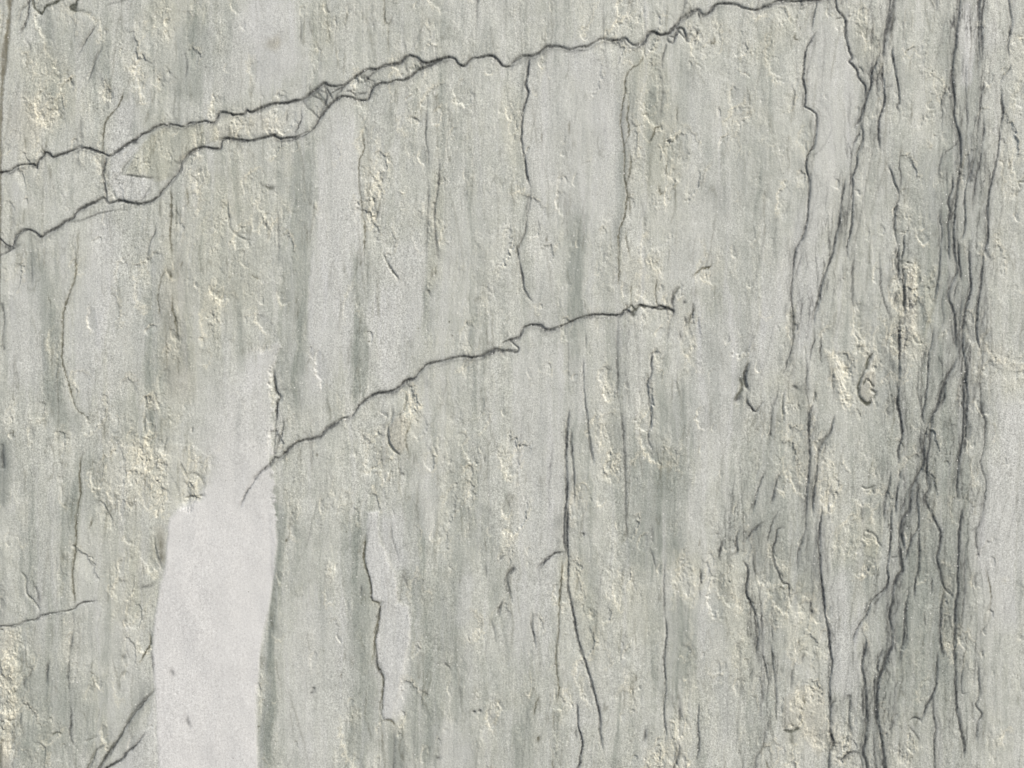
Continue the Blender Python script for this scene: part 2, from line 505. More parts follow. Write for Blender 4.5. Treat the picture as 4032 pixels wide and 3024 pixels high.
b 21 8 .7 940,140 930,220 935,290 950,335
v 21 10 .75 1080,200 1050,220 1040,290 1050,360
v 21 10 .7 1175,310 1170,380 1155,430
c 21 10 .75 1120,390 1130,430 1115,470
b 21 8 .75 1155,130 1200,110 1230,80 1290,70 1290,30
v 21 8 .6 1120,290 1110,310
b 21 20 .9 957,20 959,30
b 21 8 .5 690,0 695,90 685,210
b 21 8 .6 770,180 775,330
b 21 8 .6 735,300 745,350
v 21 9 .55 1090,480 1095,540
v 21 10 .4 1060,380 1030,410 1000,560
v 21 12 .45 690,400 680,480 680,600 685,700 685,900 700,1000
v 21 13 .55 700,1000 715,1100 725,1200 730,1350 735,1450 735,1659
v 21 8 .35 480,500 480,600
c 21 9 .7 462,670 462,780 465,880 475,980 490,1060 500,1180 520,1300 525,1360
v 21 9 .3 365,500 365,900
c 21 11 .85 370,1000 355,1120 350,1250 350,1400 355,1500 345,1659
c 21 9 .75 385,1130 385,1230 392,1330 400,1450 400,1600
c 22 13 .9 338,0 338,100 340,200 350,280
c 22 11 .9 355,0 355,150 362,300 360,400 360,480 375,560 395,650 410,740 425,820 455,920 485,1010 510,1100 530,1180 555,1270 568,1340 568,1420 575,1490 588,1550
b 22 9 .75 325,300 325,400 312,520 305,680 300,800 288,900 288,1000 300,1100 300,1170 285,1250
c 22 13 .85 155,370 190,345 230,300 280,270 340,265
w 22 44 .5 240,130 290,100 320,60
w 22 30 .35 260,200 330,240
c 22 12 .7 0,385 20,360
c 12 9 .75 1595,575 1575,630 1575,680
c 12 12 .75 1659,375 1625,440 1650,560
v 12 7 .5 1560,330 1600,290 1640,285
c 21 9 .75 970,630 905,640 900,760 875,820 885,900 900,1000 895,1100 880,1160 890,1220 910,1260
c 21 13 .85 1540,690 1515,750 1510,820 1530,870
c 21 12 .6 1445,940 1485,910
c 21 9 .75 1520,900 1530,960 1580,1010 1615,960 1640,950
w 21 60 .35 1480,760 1490,850
w 21 50 .22 1480,900 1450,1150
c 22 9 .7 130,650 130,750 145,830 152,900
c 22 10 .85 415,1230 425,1320 425,1390 445,1450 455,1520 440,1600 430,1659
v 22 8 .6 415,1380 418,1470
b 22 10 .6 180,1190 150,1260 135,1330
b 22 22 .55 180,1450 165,1490
b 22 6 .45 265,1560 268,1659
b 22 10 .3 270,1280 270,1400
v 22 8 .6 890,220 910,280 930,360 940,375
v 22 12 .3 905,70 905,200
v 22 13 .4 735,0 745,200
v 22 12 .55 985,300 985,450 985,550 990,680
c 22 10 .8 990,680 1000,760 995,850 985,950 990,1050 995,1150 985,1250 985,1330 995,1400 990,1500
c 22 8 .65 865,1400 858,1500
c 22 12 .6 1085,1480 1080,1570 1060,1640
c 22 9 .7 1210,1250 1205,1350 1210,1450 1205,1560 1185,1610
b 22 9 .5 1220,170 1215,230
c 22 9 .7 1220,360 1220,460 1200,480
v 22 8 .4 1215,480 1215,560
b 22 14 .4 800,1050 805,1100
b 22 10 .3 800,800 805,900
c 22 10 .7 1475,90 1460,150 1455,200 1455,260 1410,290
v 22 14 .5 1390,150 1350,230 1335,330
c 22 11 .85 1490,320 1520,360 1525,430 1515,530 1550,600 1580,680 1597,780 1585,870 1580,930
v 22 9 .6 1560,280 1565,360 1580,430
v 22 8 .6 1615,650 1620,750
v 22 8 .7 1625,860 1620,900 1640,1000 1659,1100
v 22 7 .5 1560,1010 1540,1080
v 22 7 .5 1500,1590 1495,1659
v 22 10 .6 1659,1390 1640,1430 1620,1530 1580,1590 1575,1659
v 22 7 .5 1615,1100 1630,1230
w 22 60 .3 1540,60 1560,200 1600,350
w 22 44 .25 1620,700 1600,900 1659,1100
b 22 9 .6 1659,1650 1640,1600
v 31 9 .4 215,0 185,100 165,170
c 31 11 .8 410,0 380,80 350,160 335,230 325,300 300,380 295,450
v 31 8 .55 385,150 375,230
v 31 9 .6 295,450 300,540 280,620 265,700
v 31 9 .6 345,510 340,600 345,720
v 31 7 .5 415,700 420,830 425,930
v 31 10 .35 265,700 250,800 270,900
k 31 9 .7 300,880 305,910 295,955
c 31 11 .75 295,955 270,1010 262,1090 262,1180 270,1280 262,1400 250,1520 245,1659
c 31 12 .8 430,1030 415,1090 405,1140 370,1190 335,1260 320,1350 305,1450 295,1560 290,1659
v 31 8 .6 375,1200 370,1270
v 31 9 .6 70,820 60,900 35,980 25,1060 15,1150 0,1220
k 31 8 .6 105,870 95,960 100,1050 90,1090
c 31 16 .6 150,850 175,850 205,875
v 31 6 .5 215,940 230,970
w 31 18 .35 105,290 110,400
b 31 10 .4 180,300 170,500 155,620
w 31 24 .3 110,580 90,700
c 31 11 .75 95,1400 60,1450 35,1540 15,1620
w 31 30 .3 60,1480 20,1600
k 31 10 .75 690,620 660,650 640,700 620,760 590,820 582,870 600,930 640,960
w 31 40 .55 670,640 640,700
g 31 16 .5 650,660 645,720
g 31 10 .8 610,930 640,965 670,940
g 31 12 .7 690,880 712,880
c 31 14 .9 845,0 845,100 842,170
w 31 30 .35 835,80 845,200
c 31 9 .8 880,140 882,230 885,320 885,400
c 31 9 .7 965,285 945,320 890,330
v 31 11 .6 845,220 820,280 820,350
c 31 14 .95 850,400 845,500 850,600 848,720 840,850 835,950 855,1040 865,1110 868,1180 845,1250 845,1350
c 31 9 .75 850,400 885,405 880,450
w 31 26 .45 810,540 815,640 835,720
c 31 11 .65 855,1380 855,1450
c 31 12 .7 790,1400 780,1500 755,1600 750,1659
c 31 11 .7 855,1440 835,1550 830,1659
c 31 9 .7 1116,0 1110,80 1100,180 1085,260 1065,310
c 31 10 .75 1075,450 1060,560 1040,640 1035,750 1030,850 1015,950 1000,1040 1020,1110
c 31 12 .85 1211,0 1226,90 1190,180 1165,260 1195,340 1210,420 1215,520 1220,620
c 31 10 .8 1232,-60 1245,100 1250,170
v 31 9 .7 1240,150 1215,220 1200,290
c 31 12 .85 1300,0 1305,100 1315,200 1295,290 1275,380 1265,480 1260,600 1280,700 1275,850 1270,950 1265,1080 1260,1180 1240,1300 1230,1400 1225,1500 1225,1600
v 31 11 .7 1255,260 1245,400 1240,550 1250,640
c 31 11 .7 1295,700 1285,800 1295,920 1285,1050 1285,1160 1270,1260
v 31 10 .6 1140,230 1130,330 1140,400 1120,470
v 31 10 .5 1180,400 1200,520 1210,600
c 31 15 .9 1220,650 1200,720 1160,790 1130,860 1100,960 1060,1050 1030,1120 1015,1200 1010,1300 1000,1370 960,1450 930,1530 915,1659
c 31 9 .7 1145,830 1140,930 1120,980
c 31 12 .8 1060,1050 1055,1150 1050,1220 1030,1310 1030,1400 1045,1500 1025,1580 1050,1659
v 31 10 .7 990,1170 985,1230 1010,1290
v 31 7 .5 975,680 970,800 970,900 1000,1040
c 31 11 .85 1395,0 1385,100 1375,200 1360,310 1350,420 1355,520 1380,620
v 31 9 .65 1380,620 1388,700 1375,800 1380,900 1385,1000 1410,1080 1405,1200 1390,1280 1375,1350 1400,1430 1410,1500 1390,1659
v 31 9 .65 1415,340 1395,400 1385,460
v 31 7 .6 1100,650 1130,710
k 31 8 .6 600,1490 640,1510 700,1490
w 31 46 .45 1010,1150 1012,1300
w 31 60 .3 1250,200 1240,450 1250,700
w 31 40 .3 1270,700 1270,1000 1265,1300
w 31 60 .35 970,1450 940,1659
c 31 9 .7 975,1480 965,1570 970,1659
v 31 9 .6 905,1500 880,1600 860,1659
v 31 7 .6 1180,1110 1190,1095 1210,1100 1208,1118
g 31 14 .6 870,430 880,450
k 31 9 .6 940,520 960,560 1000,560
k 31 8 .6 900,40 940,50
k 31 8 .5 1659,820 1640,850 1600,855
c 32 18 .45 610,0 605,70
c 32 16 .45 755,0 755,60
c 32 10 .8 800,0 795,150 780,290 770,370 775,450 750,510 700,550 660,610 630,680 590,730 560,790 548,860
v 32 7 .3 548,860 550,950 545,1050
c 32 15 .9 905,0 870,60 860,150 855,250 865,330 870,380 830,440 810,500 800,600 785,690 800,760 800,860 770,930 745,1010 710,1080 705,1180 705,1300 720,1400 740,1500 755,1659
c 32 9 .7 885,50 875,150 885,250 880,320
c 32 10 .8 970,0 975,100 930,180 905,260 885,330
c 32 9 .7 975,100 980,250 970,380 955,450 950,520 945,580
v 32 10 .7 855,440 860,490
c 32 10 .7 745,870 720,940 705,1010 715,1050
v 32 10 .6 770,450 745,520 710,570 680,620
v 32 9 .6 790,300 850,290
c 32 12 .75 915,520 895,600 890,700 880,800 870,880 845,990
v 32 9 .6 895,700 900,800 880,870
c 32 13 .85 635,830 625,900 605,1000 620,1080 630,1180 635,1270 640,1370 630,1480 615,1560 640,1659
v 32 10 .6 610,1130 610,1250 625,1350
c 32 11 .75 690,1060 690,1250 700,1350 720,1400
w 32 44 .4 790,550 795,700 790,850 740,1000
w 32 34 .4 700,1100 705,1300 730,1500 750,1659
w 32 30 .35 625,1050 625,1300 625,1500 650,1659
w 32 50 .2 860,50 860,250
v 32 10 .6 680,1400 690,1550 700,1659
c 32 10 .75 1060,0 1080,60 1115,130 1110,220 1090,300 1110,370 1130,460 1150,500 1200,555
c 32 13 .75 1145,520 1125,600 1120,700 1115,800 1125,880 1135,950
v 32 8 .5 1060,420 1065,540
c 32 11 .75 1100,900 1095,1000 1085,1100 1065,1190 1030,1250 1000,1320 985,1340
c 32 9 .75 905,1355 940,1335 985,1345 995,1370
v 32 8 .6 905,1360 920,1400 960,1450 990,1500
v 32 10 .7 1065,1190 1070,1300 1085,1400 1075,1500 1080,1659
c 32 13 .8 1255,0 1240,100 1230,250 1225,400 1225,520 1210,650 1215,780 1210,900 1215,1050 1215,1200 1230,1300 1245,1400 1265,1500 1265,1600
v 32 11 .65 1275,200 1275,400 1270,520 1260,640 1255,750
c 32 9 .65 1265,980 1255,1100 1260,1180 1300,1170
v 32 15 .6 1385,0 1370,80 1345,130 1355,250 1350,380
v 32 14 .3 1350,380 1345,500
v 32 7 .6 1345,100 1310,135
b 32 8 .65 1410,350 1435,460 1445,550 1440,650
v 32 8 .35 1440,650 1430,720 1380,780 1370,850
c 32 10 .65 1360,970 1365,1080 1370,1180 1350,1260 1385,1310 1360,1380 1345,1500
k 32 7 .6 1385,900 1390,940
k 32 14 .6 1590,450 1625,475 1659,495
c 32 8 .9 620,120 660,135 700,160 715,200 745,235
c 32 7 .6 620,120 620,170
c 32 10 .8 100,100 60,115 45,190 30,260 45,340 70,400 100,465 135,475 140,540 150,600
v 32 9 .4 15,200 10,400
w 32 18 .45 270,60 275,300 290,400 300,600
c 32 11 .85 350,0 335,100 335,300 350,450 365,600 375,700 395,780 400,880 415,960 405,1060 400,1160 403,1260 405,1330 403,1420 425,1500 400,1570 392,1659
w 32 30 .35 335,50 325,300 350,500 370,700
c 32 10 .8 455,1225 410,1245 400,1300
v 32 9 .7 425,1505 450,1500 490,1505
c 32 11 .7 530,1190 525,1300 530,1400 550,1460
w 32 40 .5 540,1420 530,1450
v 32 12 .5 505,1195 540,1190
c 32 12 .75 430,1590 480,1605 510,1570 550,1555 600,1565
c 32 9 .7 600,1560 615,1659
v 32 10 .4 280,560 285,700
v 32 10 .6 170,960 150,1080 145,1160
c 32 10 .6 20,850 30,1000 45,1100 50,1250 50,1350
b 32 7 .6 235,1180 235,1260
g 32 18 .7 100,1410 150,1420 200,1400
g 32 34 .5 150,1440 155,1500
v 32 7 .5 230,900 225,980
g 32 10 .6 185,1640 200,1610 230,1600
v 32 8 .6 855,1480 855,1600
v 32 11 .5 800,1330 795,1440
v 32 9 .4 1010,640 1020,760
w 32 40 .25 1100,600 1120,900
w 32 40 .3 1240,100 1250,400 1230,700
w 32 30 .25 1250,1000 1240,1200
b 32 8 .5 200,830 200,860
b 32 7 .4 860,1150 880,1200
c 02 9 .75 0,745 50,742 110,735 160,712 230,700 260,675 330,660 400,650 470,635 510,605 560,588 640,580
k 02 8 .7 130,385 165,430 175,530 220,580 255,630 250,660
v 02 6 .5 205,440 245,530 250,600
w 02 34 .55 5,430 10,600 15,740
v 02 8 .5 1015,450 970,480 890,495
b 02 9 .7 970,780 970,860 930,930 900,990
v 02 8 .3 980,900 990,1060
k 02 14 .95 1000,1155 950,1210 900,1270 850,1320 800,1410 750,1490 700,1560 650,1645 640,1659
w 02 34 .4 980,1080 930,1170 880,1270 840,1330
w 02 30 .3 960,1220 900,1330 780,1500
v 02 9 .6 940,1430 880,1510 820,1560 780,1610 700,1659
k 02 7 .5 630,1455 550,1490
g 02 10 .85 680,1510 620,1550 590,1620 570,1659
b 02 40 .45 1035,130 1045,250 1060,350
k 02 7 .6 1000,150 1010,280 1055,375
v 02 6 .35 925,310 935,450
v 02 16 .4 1210,1320 1230,1400
v 02 16 .4 795,930 805,950
v 02 10 .35 820,890 835,950
v 02 9 .5 135,1280 130,1400
v 02 8 .5 160,1080 155,1140
v 02 12 .35 310,980 300,1130
g 02 9 .6 330,1450 370,1430 400,1440
b 02 9 .5 600,30 580,120
k 02 6 .5 0,1380 20,1350 60,1330
b 02 20 .5 5,1480 5,1659
v 02 9 .4 100,1540 80,1659
v 02 9 .4 210,990 200,1050 160,1090
k 02 7 .5 100,1180 90,1130
v 02 18 .35 1100,1020 1130,1060
b 12 10 .8 712,150 700,250 708,350 735,430 745,500 750,570
b 12 8 .5 670,240 672,270
v 12 8 .5 680,470 680,550
v 12 10 .75 808,600 780,700
b 12 11 .8 800,620 795,720 770,830 760,920 745,1000
v 12 11 .65 775,930 780,1000 820,1080
b 12 9 .55 820,1080 815,1180 800,1260 810,1340
b 12 12 .8 815,1350 870,1345 910,1390
v 12 12 .4 890,1400 895,1500 890,1659
v 12 12 .6 1210,970 1270,1025
v 12 9 .6 1490,340 1490,420
v 12 8 .55 1515,690 1540,760 1550,860
b 12 11 .95 194,182 196,186
c 12 15 1 368,1150 372,1152
b 12 11 .8 17,1388 20,1389
b 12 13 .7 99,1375 101,1385
c 12 12 .85 1450,1286 1451,1291
c 12 9 .8 1411,1296 1413,1297
b 12 10 .6 580,128 582,130
b 12 8 .55 555,1040 550,1080
v 12 18 .4 1160,1590 1200,1600
c 22 11 .8 460,143 462,146
c 22 8 .7 1329,143 1330,145
v 12 9 .4 980,380 960,420 990,500
v 12 8 .35 875,60 885,180 930,330
g 10 30 .55 60,1200 85,1220 110,1215
g 10 10 .5 30,1185 45,1190
g 10 10 .5 60,1390 62,1395
h 00 16 .8 540,90 600,110 640,150 655,220 630,300
h 00 12 .6 440,540 460,500 500,510
h 00 14 .7 1005,440 1040,520 1045,590
h 00 20 .7 110,620 150,650 210,700 220,740
h 00 16 .5 350,640 385,740
h 00 18 .7 660,540 720,590 700,650
h 00 14 .6 870,490 850,430 880,340
h 00 20 .7 690,1230 700,1290 760,1270
h 00 16 .6 1380,810 1400,880 1350,900
h 10 14 .6 1150,240 1160,280 1100,300 1050,330
h 10 10 .6 120,300 150,260
h 10 18 .6 690,730 700,820 690,900
h 10 16 .7 780,880 790,1000 740,1130
h 10 16 .7 700,1390 740,1420 780,1360
h 10 16 .6 920,1220 970,1270
h 10 20 .6 390,1300 400,1400
h 10 16 .5 120,1250 150,1280 240,1400
h 10 14 .5 640,640 690,660 720,700
h 20 20 .7 700,300 760,320 830,310
h 20 16 .7 700,400 770,410 790,440
h 20 16 .7 1450,420 1480,460 1550,490
h 20 12 .6 1030,1150 1060,1190 1000,1250
h 20 18 .5 1250,120 1380,170
h 20 12 .6 1200,1530 1240,1600 1270,1659
h 20 14 .5 1290,1040 1240,1180
h 30 16 .7 380,80 440,100
h 30 22 .7 1020,900 1060,960 1000,950
h 30 14 .6 560,1230 620,1290
h 30 14 .6 480,730 520,780
h 30 18 .7 1600,270 1659,240
h 30 16 .6 1540,1200 1530,1280 1560,1320
h 30 14 .5 860,1500 920,1500
h 01 18 .7 710,1310 720,1260 750,1230
h 01 22 .8 860,1240 930,1290 945,1390 880,1470
h 01 16 .6 1180,1340 1200,1420 1210,1470 1310,1450
h 01 14 .8 1190,1580 1250,1560 1320,1572
h 01 14 .6 1075,1250 1090,1210 1120,1200
h 01 14 .5 1330,500 1310,600
h 01 12 .6 1480,1180 1380,1300
h 01 10 .7 1520,850 1570,940 1620,1030
h 11 12 .7 690,1415 740,1390 800,1350 800,1300
h 11 12 .6 805,1340 830,1400 860,1440
h 11 22 .6 990,910 1010,1000 1020,1060
h 11 24 .6 0,600 80,600 160,560
h 11 16 .5 1060,1330 1060,1420
h 11 14 .5 340,230 350,280
h 21 26 .8 820,200 810,270 790,320
h 21 16 .7 620,820 590,900 650,850
h 21 24 .8 620,1370 690,1340 710,1300
h 21 16 .7 1150,480 1170,560 1150,640 1190,680
h 21 16 .6 1120,600 1130,700 1140,770
h 21 14 .5 850,990 820,1080 790,1130
h 21 20 .6 120,310 160,350 170,410
h 21 14 .5 1200,150 1300,120
h 21 16 .6 560,1290 570,1210
h 31 20 .8 380,620 440,650 480,700 545,760
h 31 18 .7 700,360 740,420 765,500 740,580
h 31 34 .9 880,60 920,110 940,180
h 31 20 .8 920,200 960,250 940,280
h 31 18 .7 900,470 950,500 1020,580
h 31 20 .8 1370,510 1420,570 1440,640 1520,710
h 31 16 .6 1600,680 1659,640
h 31 14 .6 480,1270 510,1370 570,1440
h 31 20 .7 630,1490 640,1540 750,1490
h 31 16 .7 770,790 720,850
h 31 20 .6 500,860 520,980
h 31 16 .5 120,330 150,400 140,450
h 31 16 .6 1110,540 1160,490
h 02 22 .8 30,770 100,800 130,880
h 02 24 .7 10,1150 80,1200 100,1290 50,1350
h 02 26 .6 20,1420 60,1500 40,1600
h 02 16 .6 230,1270 250,1370
h 02 16 .5 790,740 850,730
h 02 14 .7 800,980 840,1000
h 02 12 .5 1050,480 1110,660
h 02 14 .6 1180,1320 1230,1400
h 02 12 .6 1090,0 1100,200 1120,260
h 12 14 .8 790,1440 800,1390 840,1345
h 12 20 .8 920,1400 955,1350 950,1300
h 12 12 .6 910,440 905,560
h 12 16 .5 1240,0 1260,100
h 12 14 .5 990,760 1000,820
h 12 10 .5 960,380 985,480
h 22 14 .8 1420,470 1440,530 1480,600 1490,670
h 22 20 .7 1240,1000 1300,1060 1400,1030
h 22 20 .8 880,1560 960,1600 940,1659
h 22 14 .6 1420,950 1480,1050
h 22 14 .6 320,620 350,660
h 22 14 .5 500,640 540,700
h 22 14 .5 600,520 620,580
h 22 24 .6 1120,1640 1170,1630
h 22 14 .5 1050,470 1080,420 1150,200
h 32 20 .7 630,170 700,180 700,240
h 32 18 .6 600,430 620,370 680,350
h 32 18 .7 200,520 240,560 210,700 240,740
h 32 18 .7 240,1120 300,1140 350,1160
h 32 20 .7 90,1410 140,1385 200,1390
h 32 12 .6 100,470 60,480
h 32 20 .7 890,1430 960,1480 970,1560
h 32 20 .6 640,720 620,760
h 32 14 .7 1120,320 1180,350
h 32 16 .7 1520,430 1560,470
h 32 16 .6 1390,900 1410,950
h 32 20 .6 190,1650 210,1600
c 02 11 .7 1000,1155 950,1215 900,1272 855,1325 805,1410 755,1490 700,1565 655,1645 645,1659
c 02 8 .6 690,1500 625,1550 595,1620 575,1659
c 02 8 .45 960,1190 900,1250 850,1310
c 02 8 .6 940,1430 880,1510 820,1560 780,1610 700,1659
v 02 9 .5 760,1480 720,1560 680,1620
c 02 9 .6 320,960 305,1050 300,1130
v 02 8 .6 460,1330 455,1450 480,1520
g 10 14 .7 400,600 430,640 470,700
c 10 10 .7 440,545 480,610 500,660
c 20 12 .7 1080,150 1120,120 1180,90
c 20 9 .75 1060,160 1075,200 1110,240 1135,270
c 20 8 .7 1010,230 1050,240 1090,180
g 31 9 .5 630,700 600,800 590,880
g 31 12 .6 680,630 650,690 640,740
g 31 14 .7 600,920 640,955 670,945
g 21 14 .8 1510,740 1505,800 1525,860
c 22 12 .7 1640,60 1560,120 1510,200
c 21 11 .6 1640,1400 1600,1500 1560,1659
c 11 9 1 110,735 115,800 130,880 155,915
v 11 9 .8 150,915 135,970 128,1080
v 20 8 .6 120,1215 118,1300 100,1400 90,1500 60,1570 30,1640
c 20 8 .7 110,375 100,440 92,500
v 31 9 .6 170,-20 160,120 150,250 165,420 160,560 120,700 80,800
v 31 8 .55 245,640 250,760 245,860 260,980
b 12 10 .8 712,150 700,250 708,350 735,430 745,500 750,570 800,600 790,700 770,800 778,900 785,990 822,1080 820,1200 810,1320
v 22 8 .5 1085,1200 1085,1330 1085,1480
g 21 12 .8 740,350 770,320 800,350 830,320 870,345
g 21 9 .7 900,330 960,350 1010,335 1045,370
g 21 9 .7 1040,290 1060,230 1090,200
b 21 9 .7 1160,300 1180,340 1150,410 1130,460
k 21 12 .9 1540,690 1512,750 1510,820 1530,870
g 21 16 .6 1470,790 1490,850 1440,940
g 31 9 .7 660,860 690,880 700,900 650,940
g 31 9 .7 610,840 640,800 690,850
v 32 9 .6 60,0 20,90 0,180
v 32 9 .6 250,0 240,120 200,260 190,400
v 31 8 .6 560,0 545,200 560,420
v 31 8 .6 720,0 740,260 800,420
v 21 9 .6 1175,300 1160,380 1130,420
v 22 8 .5 1590,480 1610,600 1620,760 1615,900
v 32 8 .55 20,700 30,850

"""
